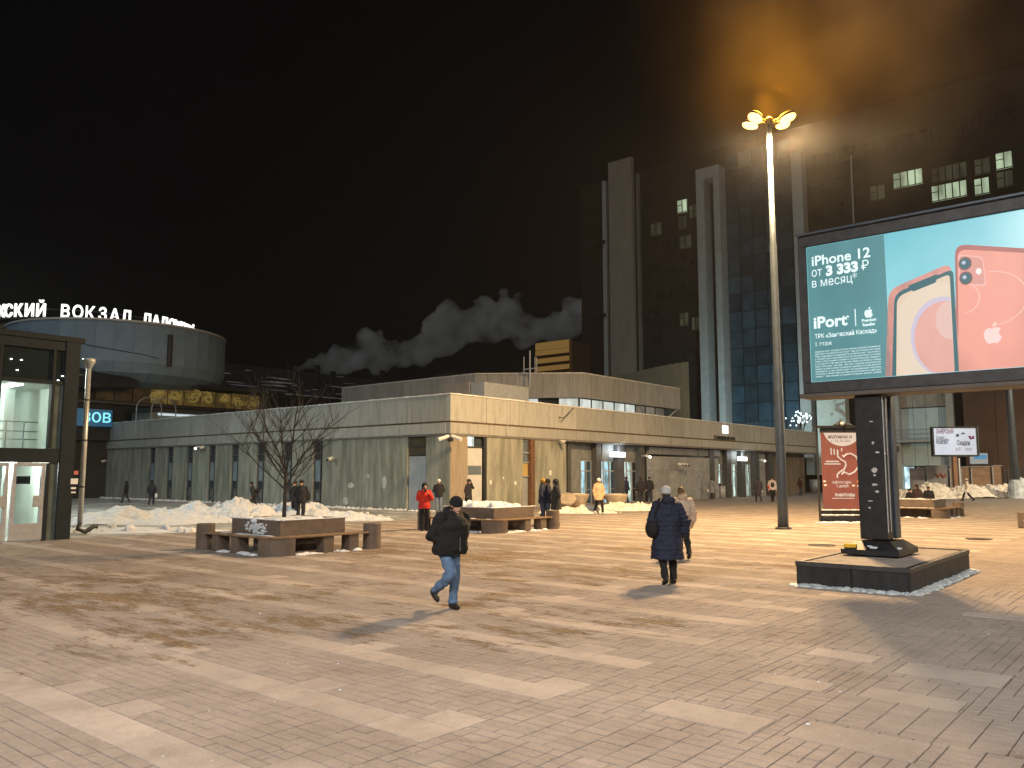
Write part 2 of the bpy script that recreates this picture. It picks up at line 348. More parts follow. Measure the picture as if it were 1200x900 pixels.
# fill over the strips left of the first band
def minus(b, r):
    if not hits(b, r): return [b]
    x0, y0, x1, y1 = b; out = []
    if r[0] - x0 > .02: out.append((x0, y0, r[0], y1)); x0 = r[0]
    if x1 - r[2] > .02: out.append((r[2], y0, x1, y1)); x1 = r[2]
    if r[1] - y0 > .02: out.append((x0, y0, x1, r[1]))
    if y1 - r[3] > .02: out.append((x0, r[3], x1, y1))
    return out
for r in accents: bricks = [p for b in bricks for p in minus(b, r)]
slabs += accents
def piece_mb(mb, b, top, g=0.005):
    x0, y0, x1, y1 = b[0] + g, b[1] + g, b[2] - g, b[3] - g; c = 0.004
    t = [(rnd.uniform(-.0012, .0012)) for _ in range(4)]
    lo = [(x0, y0, -0.033), (x1, y0, -0.033), (x1, y1, -0.033), (x0, y1, -0.033)]
    mi = [(x0, y0, top - c), (x1, y0, top - c), (x1, y1, top - c), (x0, y1, top - c)]
    up = [(x0 + c, y0 + c, top + t[0]), (x1 - c, y0 + c, top + t[1]), (x1 - c, y1 - c, top + t[2]), (x0 + c, y1 - c, top + t[3])]
    mb.loft([lo, mi, up], caps=False); mb.quad(*up)
def emit_pieces(lst, name, stuffname, m):
    inv = [b for b in lst if vis((b[0] + b[2]) / 2, (b[1] + b[3]) / 2, 0.3)]
    inv.sort(key=lambda b: ((b[0] + b[2]) ** 2 + (b[1] + b[3]) ** 2) / ((b[2] - b[0]) * (b[3] - b[1])) ** 0.5)
    first = set(inv[:300])
    for b in inv[:300]:
        q = MB(); piece_mb(q, b, rnd.uniform(0.0, 0.0035)); o = q.build(name, m, pave)
    q = MB()
    for b in lst:
        if b not in first: piece_mb(q, b, rnd.uniform(0.0, 0.0035))
    o = q.build(stuffname, m, pave); o['kind'] = 'stuff'
emit_pieces(slabs, 'paving_slab', 'far_slabs', pv_slab)
emit_pieces(bricks, 'paving_brick', 'far_bricks', pv_brick)
o = farq.build('brick_courses', pv_far, pave); o['kind'] = 'stuff'
# grit and small ice bits on the paving
q = MB()
for _ in range(70):
    r = rnd.uniform(5, 24); a = HEAD + rnd.uniform(-.56, .56); s = rnd.choice((.005, .006, .008, .014))
    x, y = r * math.cos(a), r * math.sin(a)
    q.blob((x, y, s * .4), (s * rnd.uniform(.8, 1.8), s * rnd.uniform(.8, 1.8), s * .7), sub=1)
tag(q.build('ice_crumbs', snow), 'small crumbs of ice and litter scattered over the paving', 'ice', kind='stuff')
# manhole covers
for k, (px, py, lab) in enumerate(((963, 639, 'round manhole cover left of the billboard plinth'), (1147, 674 - 42, 'round manhole cover right behind the billboard plinth'), (78, 706, 'dark oval patch of mud by the pavilion side of the square'))):
    if k == 2: continue
    g = G(px, py); tag(MB().lathe((g.x, g.y, 0.004), [(0.38, 0), (0.38, .012), (0.33, .012), (.33, .006), (0.01, .006)], 28).build('manhole_cover', darkmetal), 'dark ' + lab, 'manhole cover')
# ------------------------------------------------------------------ metro station building
bld = thing('metro_station', (BX, BY, 0), 'low grey concrete metro station with long overhanging fascia facing the square', 'building')
YF, XF = 77.0, 89.3
MB().box(BX + .3, BY + .3, 6.05, 60, YF - .3, 6.3).build('roof', concrete_dark, bld)
MB().box(60.01, BY + .3, 6.05, XF - .3, 60, 6.3).build('roof', concrete_dark, bld)
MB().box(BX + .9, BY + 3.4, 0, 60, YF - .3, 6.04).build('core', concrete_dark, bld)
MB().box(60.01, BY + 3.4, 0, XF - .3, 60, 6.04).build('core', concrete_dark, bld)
def fascia(n, along, z0, z1, out=0.0):
    L0, L1 = (BY, YF) if along == 'y' else (BX, XF); s = L0; k = 0
    while s < L1 - .1:
        e = min(s + n, L1); g = .008
        a0 = s + (g if k else 0); a1 = e - g; jit = rnd.uniform(0, .012)
        if along == 'y': q = MB().box(BX - out - jit, a0 + (0.36 if k == 0 else 0), z0, BX + .35, a1, z1, .01)
        else: q = MB().box(a0, BY - out - jit, z0, a1, BY + .35, z1, .01)
        q.build('fascia_panel', concrete, bld); s = e; k += 1
fascia(3.25, 'y', 5.03, 6.5); fascia(3.0, 'x', 5.03, 6.5, 0.002)
fascia(6.5, 'y', 4.33, 4.93); fascia(6.0, 'x', 4.33, 4.93, 0.002)
MB().box(BX + .05, BY + .4, 4.92, BX + .34, YF, 5.04).build('groove', groove_m, bld); MB().box(BX + .05, BY + .05, 4.92, XF - .05, BY + .39, 5.04).build('groove', groove_m, bld)
cop = mat('coping', (0.62, 0.63, 0.62), 0.6, var=0.2, vscale=2, stain=(5, (0.3, 0.28, 0.25), .6, .6))
MB().box(BX - .06, BY + .46, 6.5, BX + .4, YF, 6.57, .01).build('coping', cop, bld); MB().box(BX - .06, BY - .06, 6.5, XF + .05, BY + .45, 6.575, .01).build('coping', cop, bld)
sn = MB()
for k in range(46):
    y = BY + 1 + k * .98 + rnd.uniform(-.3, .3); sn.blob((BX + .18, y, 6.57), (.16, rnd.uniform(.3, .7), rnd.uniform(.02, .07)), sub=2)
for k in range(56):
    x = BX + 1 + k * 1.0 + rnd.uniform(-.3, .3); sn.blob((x, BY + .2, 6.575), (rnd.uniform(.3, .7), .17, rnd.uniform(.02, .06)), sub=2)
o = sn.build('snow_cap', snow, bld, True); o['kind'] = 'stuff'
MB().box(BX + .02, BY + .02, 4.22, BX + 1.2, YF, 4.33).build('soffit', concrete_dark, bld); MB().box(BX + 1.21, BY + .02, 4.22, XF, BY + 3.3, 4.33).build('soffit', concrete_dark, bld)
# left face: wall panels between slots
XW = BX + .10
slots = [BY + 2.05] + [43.96, 47.23, 50.46, 53.72, 56.86, 60.09, 63.14, 66.09]
def wallx(y0, y1, name='wall_panel', m=None, x=XW): MB().box(x, y0, 0, x + .3, y1, 4.22, .008).build(name, m or concrete_wall, bld)
def wally(x0, x1, name='wall_panel', m=None, y=BY + .08, z0=0): MB().box(x0, y, z0, x1, y + .3, 4.22, .008).build(name, m or concrete_wall, bld)
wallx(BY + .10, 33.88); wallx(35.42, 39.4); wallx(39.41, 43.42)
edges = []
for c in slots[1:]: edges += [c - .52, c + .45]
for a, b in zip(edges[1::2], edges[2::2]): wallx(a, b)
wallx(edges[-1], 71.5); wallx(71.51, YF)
def slot_window(c):
    w = MB()
    w.mi = 0
    y0, y1 = c - .51, c + .44
    for a, b in ((y0, y0 + .06), (y1 - .06, y1), (y0 + .30, y0 + .34)): w.box(XW + .12, a, 0.05, XW + .22, b, 4.2)
    for z in (.05, .35, 1.0, 1.55, 2.95, 3.4, 4.12): w.box(XW + .125, y0 + .06, z, XW + .21, y1 - .06, z + .06)
    f = w.build('window', mat('slot_frame', (.10, .105, .11), .5), bld)
    MB().box(XW + .23, y0, 1.06, XW + .25, y1, 4.2).build('pane', winglass, f)
    MB().box(XW + .16, y0 + .35, 1.6, XW + .2, y1 - .07, 2.94).build('blind', mat('blind_grey', (.19, .23, .26), .5, var=.2), f)
    MB().box(XW + .24, y0, 0, XW + .28, y1, 1.05).build('sill_panel', concrete_dark, f)
for c in slots[1:]: slot_window(c)
d = MB().box(XW + .10, 33.93, 0.05, XW + .15, 35.37, 3.1, .01).build('door', doorpaint, bld)
MB().box(XW + .07, 34.1, 1.05, XW + .10, 34.2, 1.2).build('handle', galv, d)
w = MB()
for z in (3.12, 3.65, 4.15): w.box(XW + .08, 33.9, z, XW + .16, 35.4, z + .06)
f = w.build('transom', darkmetal, bld); MB().box(XW + .17, 33.9, 3.1, XW + .19, 35.4, 4.2).build('pane', mat('brown_glass', (.09, .075, .05), .2), f)
# right face before the entrances
YW = BY + .08
MB().box(BX + .12, YW, 0, 34.15, YW + .3, 4.22, .008).build('wall_panel', mat('concrete_brown', (.26, .22, .17), .85, var=.25, vscale=2, bump=.4, streak=.2, stain=(2, (.12, .08, .05), .55, .6)), bld)
d = MB().box(34.22, YW + .12, .05, 35.5, YW + .17, 3.55, .01).build('door', mat('pale_door', (.45, .46, .46), .5, var=.08), bld)
MB().box(34.3, YW + .09, 2.05, 35.4, YW + .12, 2.55).build('window_pane', winblue, d)
f = MB().box(34.2, YW + .1, 3.58, 35.55, YW + .16, 3.66).build('transom', darkmetal, bld); MB().box(34.2, YW + .17, 3.62, 34.85, YW + .2, 4.2).build('pane', interior_w, f); MB().box(34.9, YW + .17, 3.62, 35.5, YW + .2, 4.2).build('pane', winglass, f)
MB().box(35.55, YW + .02, 0, 35.78, YW + .25, 4.22).build('column', blackmetal, bld)
wally(35.8, 39.1)
w = MB()
for z in (.05, 1.9, 2.75, 3.35, 4.1): w.box(39.12, YW + .12, z, 39.84, YW + .2, z + .07)
f = w.build('window', greymetal, bld); MB().box(39.12, YW + .21, .05, 39.84, YW + .24, 1.9).build('panel', greymetal, f); MB().box(39.12, YW + .21, 1.95, 39.84, YW + .24, 2.75).build('pane', mat('amber_glass', (.3, .2, .06), .3, emit=(.5, .32, .1), estr=.35), f); MB().box(39.12, YW + .21, 2.8, 39.84, YW + .24, 4.2).build('pane', winblue, f)
MB().box(39.86, YW - .02, 0, 40.28, YW + .25, 4.22).build('column', rust, bld)
wally(40.3, 43.6)
# posters and marks on the concrete
for p, (a, b) in (((575, 565), (.18, .25)), ((604, 566), (.2, .2)), ((645, 554), (.22, .3)), ((590, 560), (.1, .14))):
    g = onY(p[0], p[1], YW - .006); tag(MB().box(g.x - a / 2, YW - .008, g.z - b / 2, g.x + a / 2, YW - .003, g.z + b / 2).build('notice', mat('paper', (.62, .62, .6), .8, var=.1)), {575: 'small white notice stuck low on concrete left of the pale door panel', 604: 'square white notice on the middle concrete panel', 645: 'small framed white notice beside the black columned entrance', 590: 'tiny faded notice between two white notices on concrete'}[p[0]], 'notice')
for k, (px, py, a, b) in enumerate(((411, 569, .6, .35), (405, 587, .5, .5), (431, 558, .4, .3), (450, 565, .4, .8))):
    g = onX(px, py, XW - .006); tag(MB().blob((XW - .001, g.y, g.z), (.006, a / 2, b / 2), sub=2).build('paint_patch', mat('patch_paint', (.45, .46, .43), .85, var=.35, vscale=5)), ['wide pale paint patch over graffiti on the left wall', 'lowest pale paint patch on the left wall', 'small upper paint patch on the left wall', 'tall blotchy paint patch nearest the grey door'][k], 'paint patch')
# entrances
YP = BY + .80
dkp = mat('dark_panel', (.17, .18, .18), .6, var=.2, vscale=2, bump=.2)
clad = mat('stone_cladding', (.24, .25, .26), .6, var=.2, vscale=3, bump=.3, randv=.12, stain=(3, (.36, .38, .4), .58, .5))
def columns(xs):
    for a, b in xs: MB().box(a, BY + .42, 0, b, YP + .1, 4.22, .01).build('column', mat('column_grey', (.06, .06, .062), .5, var=.2), bld)
def door_set(x0, x1, cool):
    f = MB()
    z2 = 3.0; n = 3; wd = (x1 - x0) / n
    for k in range(n + 1): f.box(x0 + k * wd - .05, YP + .02, 0, x0 + k * wd + .05, YP + .12, z2 + .02)
    for z in (.0, 2.25, z2 - .05): f.box(x0, YP + .025, z, x1, YP + .115, z + .09)
    f.box(x0, YP + .03, 1.0, x1, YP + .11, 1.04)
    fo = f.build('door_frame', mat('aluminium', (.42, .43, .43), .35, metal=.6, var=.1), bld)
    for k in range(n):
        MB().box(x0 + k * wd + .06, YP + .06, .1, x0 + (k + 1) * wd - .06, YP + .075, 2.24).build('pane', glass('door_glass', (.75, .8, .8), .08), fo)
        MB().box(x0 + k * wd + .06, YP + .06, 2.36, x0 + (k + 1) * wd - .06, YP + .075, 2.94).build('pane', MATS['door_glass'], fo)
        if k != 1: MB().box(x0 + k * wd + wd * .75, YP - .02, .9, x0 + k * wd + wd * .8, YP + .02, 1.5).build('handle', galv, fo)
    MB().box(x0, YP + .9, 0, x1, YP + .95, 3.0).build('lit_lobby', interior_c if cool else interior_w, bld)
    MB().box(x0 - .1, YP + .05, 3.06, x1 + .1, YP + .2, 4.2, .01).build('lintel_panel', dkp, bld)
def fx(*ps): return [(onY(a, 550, YP - .45).x, onY(b_, 550, YP - .45).x) for a, b_ in ps]
def dx_(a, b_): return onY(a, 550, YP + .05).x, onY(b_, 550, YP + .05).x
colsA = fx((667, 670.5), (700, 706), (726, 733), (751.5, 757))
columns(colsA); MB().box(dx_(671, 679)[0] - .3, YP, 0, dx_(671, 679)[1], YP + .2, 4.2).build('side_panel', dkp, bld)
door_set(*dx_(680, 699), True); door_set(*dx_(707, 727), True); door_set(*dx_(734, 752), False)
colsB = fx((833, 838.5), (853, 858), (870, 874.5), (886, 891), (903, 908))
columns(colsB)
door_set(*dx_(841, 854), False); door_set(*dx_(858, 871), False); door_set(*dx_(874.5, 887), False)
for k in range(3): MB().box(dx_(891, 891)[0], YP + .1, k * 1.4, 79.5, YP + .3, k * 1.4 + 1.38, .01).build('cladding_panel', clad, bld)
for x in range(9): MB().box(79.6 + x * 1.08, YP + .6, 0, 79.6 + x * 1.08 + 1.06, YP + .8, 4.2, .01).build('wall_panel', mat('brown_wall', (.15, .12, .09), .8, var=.3, vscale=2, streak=.2, bump=.4, randv=.1), bld)
x = dx_(757, 757)[0]
for ix in range(8):
    for iz in range(3):
        z0 = (0, .75, 2.35)[iz]; z1 = (.74, 2.34, 3.45)[iz]
        MB().box(x + ix * 1.44, YP - .35 + rnd.uniform(0, .015), z0, x + ix * 1.44 + 1.425, YP, z1, .008).build('cladding_panel', clad, bld)
for ix in range(6): MB().box(x + ix * 1.95, YP - .3, 3.6, x + ix * 2.02 + 1.9, YP, 4.15, .01).build('louvre_box', mat('louvre', (.16, .17, .19), .5, var=.2), bld)
for xc in (dx_(717, 717)[0], dx_(864, 864)[0]):
    s = MB().box(xc - 1.0, BY + .28, 3.28, xc + 1.0, BY + .38, 3.66, .05).build('entrance_sign', signwhite, bld, label='lit white sign box over the doors')
    L_ = bpy.data.lights.new('entrance_light', 'POINT'); L_.energy = 130; L_.color = (.86, .96, 1); L_.shadow_soft_size = .3; lo_ = bpy.data.objects.new('entrance_light', L_); C.objects.link(lo_); lo_.parent = bld; lo_.location = Vector((xc, BY + .12, 3.75)) - bld.location
for xx, zz in ((44.4, 2.4), (44.4, 1.55)):
    MB().box(xx - .25, YP - .05 if xx < 45 else BY + .22, zz - .3, xx + .25, YP - .03 if xx < 45 else BY + .24, zz + .3).build('poster', mat('bluish_paper', (.5, .56, .62), .6, var=.15, vscale=6), bld)
ll = glow('metro_letter', (1, 1, .95), 1.5)
g = onY(850, 503, BY - .05); MB().box(g.x - .55, BY - .1, g.z - .38, g.x + .5, BY - .03, g.z + .32).build('lit_plate', ll, bld)
g0 = onY(837, 514, BY - .06); g1 = onY(861, 515, BY - .06)
place_text('СТАНЦИЯ МЕТРО', (g0.x, BY - .06, 5.05), (1, 0, 0), .42, mat('letter_dark', (.03, .03, .03), .5), bld, depth=.03, width=g1.x - g0.x)
MB().tube([(37.5, BY - .05, 4.3), (37.5, BY - .05, 6.6)], .02, 6).build('cable', galv, bld)
g = onY(655, 497, BY); MB().tube([(g.x, BY - .02, 5.75), (g.x - .2, BY - .5, 5.65), (g.x + .9, BY - .5, 6.35)], .035, 6).build('bracket', darkmetal, bld)
# penthouse on the roof
ph = thing('roof_pavilion', (52.7, 36.9, 6.3), 'ribbed concrete penthouse with band of lit windows on the station roof', 'penthouse')
pts = [(47.6, 60.5), (47.6, 43.8), (52.7, 36.9), (68.4, 36.9), (68.4, 60.5)]
inn = [(48.4, 60.4), (48.4, 44.1), (53.1, 37.7), (66.6, 37.7), (66.6, 60.4)]
MB().poly(inn, 6.3, 8.1).build('core', mat('core_dark', (.05, .05, .05), .8), ph); MB().poly([(p[0] * 1 + (.25 if k < 2 else 0), p[1] + (.25 if k in (2, 3) else 0)) for k, p in enumerate(pts)], 8.15, 9.9).build('roof', concrete_dark, ph)
rib = mat('rib_concrete', (.33, .34, .33), .8, var=.15, vscale=3, bump=.3, streak=.2, stain=(3, (.16, .15, .14), .6, .5), randv=.1)
def run_panels(a, b, z0, z1, wd, th, m, nm, par, gap=.02, bev=.01):
    a = Vector(a); b = Vector(b); L = (b - a).length; n = max(1, round(L / wd)); d = (b - a) / n; t = d.normalized(); nr = Vector((t.y, -t.x))
    for k in range(n):
        p = a + d * k + t * gap / 2; q_ = a + d * (k + 1) - t * gap / 2; j = rnd.uniform(0, .015)
        pl = [p + nr * j, q_ + nr * j, q_ - nr * th, p - nr * th]; MB().poly([(v.x, v.y) for v in pl], z0, z1).build(nm, m, par)
for a, b in zip(pts[:3], pts[1:4]): run_panels(a, b, 8.05, 9.95, 1.05, .22, rib, 'fascia_panel', ph)
for a, b in zip(pts[:3], pts[1:4]):
    run_panels((a[0] - .04, a[1] - .04), (b[0] + .0, b[1] - .04), 9.96, 10.05, 6, .3, cop, 'coping', ph, 0)
def win_run(a, b, wd, litf):
    a = Vector(a); b = Vector(b); n = round((b - a).length / wd); d = (b - a) / n; t = d.normalized(); nr = Vector((t.y, -t.x))
    for k in range(n):
        p = a + d * k; e = p + t * .09
        fr = MB().poly([(v.x, v.y) for v in (p + nr * .12, e + nr * .12, e, p)], 6.3, 8.1).build('window', darkmetal, ph)
        p2 = a + d * (k + 1)
        m = litf(k); MB().poly([(v.x, v.y) for v in (e + nr * .05, p2 + nr * .05, p2 + nr * .02, e + nr * .02)], 6.5, 8.05).build('pane', m, fr)
lw = glow('penthouse_lit', (.80, .86, .78), .9, .9, .6); lw2 = glow('penthouse_dim', (.45, .4, .3), .4, .9, .4)
win_run(inn[1], inn[2], 1.6, lambda k: lw if k > 0 and k != 3 else winglass)
win_run(inn[2], inn[3], 1.6, lambda k: lw if k < 5 else lw2)
MB().tube([(68.2, 37.1, 8.1), (66.7, 37.6, 7.0)], .06, 6).build('strut', cop, ph)
# plant box and masts on the roof
g0 = onY(568, 462, 33.6); g1 = onY(620, 466, 33.6)
pb = thing('plant_box', (g0.x, 33.6, 6.3), 'blue grey metal plant box standing behind the parapet of the station', 'plant box')
MB().box(g0.x, 33.6, 6.6, g1.x, 34.8, 7.75, .03).build('casing', greymetal, pb); MB().box(g0.x - .05, 34.85, 6.5, g0.x + 1.6, 37.2, 7.8, .03).build('side_casing', mat('casing_brown', (.2, .19, .19), .6), pb)
for x in (g0.x + .4, g1.x - .4): MB().box(x - .08, 33.8, 6.3, x + .08, 34.6, 6.6).build('leg', darkmetal, pb)
mast = thing('antenna_mast', (49, 39.5, 6.3), 'thin roof mast with four antenna rods and a ladder', 'antenna')
g = onX(621, 436, 49.0)
for k, (px, py0, py1, r) in enumerate(((621, 411, 455, .06), (614, 418, 437, .04), (627, 418, 437, .035), (629, 419, 437, .035))):
    a = onX(px, py0, 49.0); b = onX(px, py1, 49.0); MB().tube([(49, b.y, b.z), (49, a.y, a.z)], r, 8).build('rod', galv, mast)
a = onX(613, 433, 49); b = onX(630, 433, 49); MB().box(48.96, a.y, a.z - .04, 49.04, b.y, a.z + .04).build('crossbar', galv, mast)
# ------------------------------------------------------------------ station hall, drum and letter ring at the left
hall = thing('railway_station', (30, 80, 0), 'dark railway station hall with gold panelled gallery under a snow streaked roof', 'building')
a = onY(232, 453, 96); b = onY(440, 470, 96); c = onY(262, 424, 108); 
roofm = mat('dark_roof', (.02, .019, .02), .8, var=.5, vscale=.3, bump=.8, bscale=1.2, stain=(.55, (.16, .16, .16), .60, .7))
zt = onY(300, 427, 110).z
q = MB(); q.loft([[(a.x - 30, 96, a.z - .5), (b.x + 40, 96, b.z - .5), (b.x + 40, 112, zt - .5), (a.x - 30, 112, zt - .5)], [(a.x - 30, 96, a.z), (b.x + 40, 96, b.z), (b.x + 40, 112, zt), (a.x - 30, 112, zt)]]); q.build('roof', roofm, hall)
MB().box(a.x - 30, 97, 0, b.x + 40, 111, b.z - .6).build('wall', mat('hall_wall', (.03, .028, .026), .8), hall)
q = MB()
for _ in range(70):
    u = rnd.random(); v = rnd.random(); x = a.x - 5 + u * (b.x - a.x + 38); y = 96.2 + v * 15; z = a.z + (zt - a.z) * v * .97
    q.blob((x, y, z), (rnd.uniform(.5, 2.6), rnd.uniform(.15, .5), .10), sub=2)
for k in range(40): q.blob((a.x - 6 + k * 1.5, 95.95, a.z + .02), (rnd.uniform(.5, 1.1), .2, .1), sub=2)
o = q.build('roof_snow', mat('roof_snow', (.60, .61, .63), .9), hall); o['kind'] = 'stuff'
for k, (px, py) in enumerate(((372, 430), (448, 436), (390, 437))): g = onY(px, py, 105); MB().box(g.x - .35, 104.7, g.z - 2, g.x + .35, 105.3, g.z + .25).build('chimney', mat('hall_wall', (.03, .03, .03)), hall)
# gallery with gold mosaic panels, faces the camera along x
YG = 74.0
gold = mat('gold_mosaic', (.30, .24, .08), .5, var=.8, vscale=1.1, bump=.5, bscale=3, stain=(1.2, (.03, .025, .02), .50, .9), emit=(.26, .19, .05), estr=.10)  # gallery lighting put in as a faint emission of the panels
ga = onY(112, 452, YG); gb = onY(305, 462, YG); zb = onY(200, 474, YG).z; ztp = onY(200, 455, YG).z
n = 10
for k in range(n):
    x0 = ga.x + (gb.x - ga.x) * k / n; x1 = ga.x + (gb.x - ga.x) * (k + 1) / n
    f = MB().box(x0 + .05, YG, zb, x1 - .05, YG + .1, ztp - rnd.uniform(0, .1)).build('gold_panel', gold if k > 2 else mat('dim_gold', (.09, .07, .04), .6, var=.6, vscale=1), hall)
    if k > 2:
        q = MB()
        for _ in range(5):
            cx = rnd.uniform(x0 + .4, x1 - .4); cz = rnd.uniform(zb + .3, ztp - .3); rr = rnd.uniform(.25, .6); a0 = rnd.uniform(0, 6)
            q.tube([(cx + rr * math.cos(a0 + t * .6), YG - .04, cz + rr * .8 * math.sin(a0 + t * .6)) for t in range(6)], .07, 5)
        q.build('relief', mat('gold_light', (.5, .42, .16), .4, emit=(.45, .36, .10), estr=.18), f)  # emission stands for the light on the raised gold
MB().box(ga.x - 3, YG - .4, zb - .35, gb.x, YG - .1, zb - .1).build('rail', darkmetal, hall); MB().box(ga.x - 3, YG + .3, 0, gb.x + 6, YG + 8, zb - .4).build('wall', mat('hall_wall', (.03, .03, .03)), hall); MB().box(ga.x - 3, YG + .2, zb - .3, gb.x + 1, YG + 6, ztp + .1).build('wall', MATS['hall_wall'], hall)
MB().box(ga.x - 3, YG - 1.2, ztp + .12, gb.x + 2, YG + 9, ztp + .45).build('roof', mat('dark_roof', (.02, .02, .02)), hall)
# small block with a strip light behind the left wing's parapet
blk = thing('service_block', (24, 70, 0), 'grey service block with a long white strip light along its eave', 'building')
p0 = onY(176, 482, 70); p1 = onY(290, 490, 70); zt_ = p0.z
MB().box(p0.x, 70, 0, p1.x + 3, 73.4, zt_).build('wall', mat('block_wall', (.2, .23, .22), .8, var=.2, vscale=.6), blk)
MB().box(p0.x - .3, 69.6, zt_ + .01, p1.x + 3.3, 73.6, zt_ + .3).build('roof', darkmetal, blk)
MB().box(p0.x + .6, 69.7, zt_ - .32, p1.x + 1, 69.8, zt_ - .12).build('strip_light', glow('strip', (.8, .9, .95), .75), blk)
MB().box(p0.x + .4, 69.9, zt_ - 1.3, p0.x + 1.8, 69.98, zt_ - .6).build('window', winglass, blk)
q = MB(); g = onY(160, 478, 69)
for s in (0, 1.3): q.tube([(g.x + s, 69, 5.5)] + [(g.x + 1.1 + s - 1.1 * math.cos(t * math.pi / 8), 69, g.z + 1.0 * math.sin(t * math.pi / 8)) for t in range(9)] + [(g.x + 2.2 + s, 69, 5.5)], .05, 6)
q.build('ladder_hoop', greymetal, blk)
# blue sign of the shop
bs = thing('blue_shop_sign', onY(115, 490, 73.2), 'glowing blue shop sign seen behind the drainpipe', 'sign')
p0 = onY(96, 480, 73.2); p1 = onY(131, 499, 73.2); MB().box(p0.x - 2, 73.2, p1.z - .1, p1.x, 73.5, p0.z + .1).build('sign_box', glow('sign_blue', (.01, .09, .17), .8), bs)
place_text('зов', (p0.x + .05, 73.17, p1.z + .25), (1, 0, 0), 1.6, glow('sign_cyan', (.25, .85, 1), 1.2), bs, width=(p1.x - p0.x) * .9, depth=.03)
MB().box(p0.x - 3, 73.6, 5, p1.x, 73.9, p0.z + .6).build('wall', MATS['hall_wall'], bs)
# the drum
DC = atD(140, 430, 80); drum = thing('round_tower', (DC.x, DC.y, 0), 'grey round drum with tapered foot above the station roofs', 'building')
RD = 9.7; zT = atD(140, 395, 80).z; zB = atD(140, 458, 80).z
dm = mat('drum_metal', (.22, .32, .43), .6, var=.10, vscale=.7, bump=.1, randv=.06, stain=(.5, (.18, .26, .35), .58, .5)); n = 40
for k in range(n):
    a0 = 2 * math.pi * k / n; a1 = 2 * math.pi * (k + 1) / n - .0015
    q = MB(); prof = [(RD - 3.2, zB - .3), (RD - 1.5, zB + .1), (RD - .4, zB + .8), (RD, zB + 1.7), (RD, zT), (RD - .3, zT), (RD - .3, zB + 1.8)]
    q.loft([[(DC.x + r * math.cos(t), DC.y + r * math.sin(t), z) for t in (a0, a1)] for r, z in prof], closed=False, caps=False); q.build('drum_panel', dm, drum)
MB().lathe((DC.x, DC.y, 0), [(RD + .08, zT), (RD + .08, zT + .16), (RD - .5, zT + .16), (RD - .5, zT)], 64, False).build('rim', cop, drum)
MB().lathe((DC.x, DC.y, 0), [(RD - .4, zT - .3), (2.5, zT + 1.3), (.2, zT + 1.6)], 40).build('roof', mat('dark_roof', (.02, .02, .02)), drum)
q = MB(); aa = math.atan2(-DC.y, -DC.x) + .42
q.tube([(DC.x + (RD + .12) * math.cos(aa), DC.y + (RD + .12) * math.sin(aa), zB + 1.5), (DC.x + (RD + .12) * math.cos(aa), DC.y + (RD + .12) * math.sin(aa), zT - .8)], .22, 6); q.build('ladder', darkmetal, drum)
MB().lathe((DC.x, DC.y, 0), [(6.3, 5), (6.3, zB + .2)], 30).build('base', mat('drum_base', (.02, .02, .02), .9), drum)
# small snowy pyramid roof left of the drum
p = onY(108, 450, 72.0); p2 = onY(160, 447, 72); ap = onY(104, 425, 78)
pr = thing('skylight_roof', (p.x, 72, 8), 'dark sloping skylight roof with snow in its bays', 'roof')
q = MB(); q.loft([[(p.x - 6, 71.5, p.z - .6), (p2.x, 71.5, p2.z - .6), (p2.x, 78, p2.z - .6), (p.x - 6, 78, p.z - .6)], [(p.x - 6, 71.5, p.z - .1), (p2.x, 71.5, p2.z), (p2.x, 78, p2.z), (p.x - 6, 78, p.z - .1)], [(p.x - 6, 76, ap.z + .6), (p.x - .4, 76, ap.z + .4), (p.x - .4, 77, ap.z + .4), (p.x - 6, 77, ap.z + .6)]]); q.build('roof_plane', mat('dark_roof', (.02, .02, .02)), pr)
for k in range(6):
    t = k / 5; x = p.x - 1 + t * (p2.x - p.x); zz = p.z + .2 + (1 - t) * .6; q = MB(); q.blob((x + .1, 71.9 + (1 - t) * .6, zz - .1), (.55, .3, .12), sub=2); q.build('snow_patch', mat('roof_snow2', (.3, .32, .34), .9), pr)
# letter ring
RC = atD(104, 378, 93); ring = thing('station_sign', (RC.x, RC.y, 14), 'ring of tall white glowing letters spelling the station name', 'sign')
RR = 11.2; zL = 2.05 + 93 * 162 / 960; cam_a = math.atan2(-RC.y, -RC.x)
q = MB()
for dz in (-.15, .75): q.lathe((RC.x, RC.y, zL + dz), [(RR - .25, 0), (RR - .25, .08), (RR - .33, .08), (RR - .33, 0)], 72, False)
q.build('ring_frame', darkmetal, ring)
MB().lathe((RC.x, RC.y, 0), [(RR - 1.5, 9), (RR - 1.5, zL - .3), (RR - 1.9, zL - .3)], 60).build('parapet', mat('parapet_brown', (.05, .035, .022), .8, var=.2), ring)
q = MB()
for k in range(60):
    t = 2 * math.pi * k / 60; q.box(RC.x + (RR - 1.48) * math.cos(t) - .25, RC.y + (RR - 1.48) * math.sin(t) - .25, zL - 1.5, RC.x + (RR - 1.48) * math.cos(t) + .25, RC.y + (RR - 1.48) * math.sin(t) + .25, zL - .9)
q.build('parapet_openings', mat('opening_dark', (.015, .012, .01), .8), ring)
def letter(ch, deg):
    t = cam_a + R(deg); P = Vector((RC.x + RR * math.cos(t), RC.y + RR * math.sin(t), zL)); xd = Vector((-math.sin(t), math.cos(t), 0))
    mb = text_mb(ch, 1.55, .08, .035); xs = [v[0] for v in mb.v]; cx = (max(xs) + min(xs)) / 2; nr = Vector((math.cos(t), math.sin(t), 0))
    mb.v = [tuple(P + xd * ((x - cx) * .9) + Vector((0, 0, y * 1.12)) + nr * z) for x, y, z in mb.v]
    mb.build('letter', glow('letter_white', (1, 1, .93), 1.6), ring)
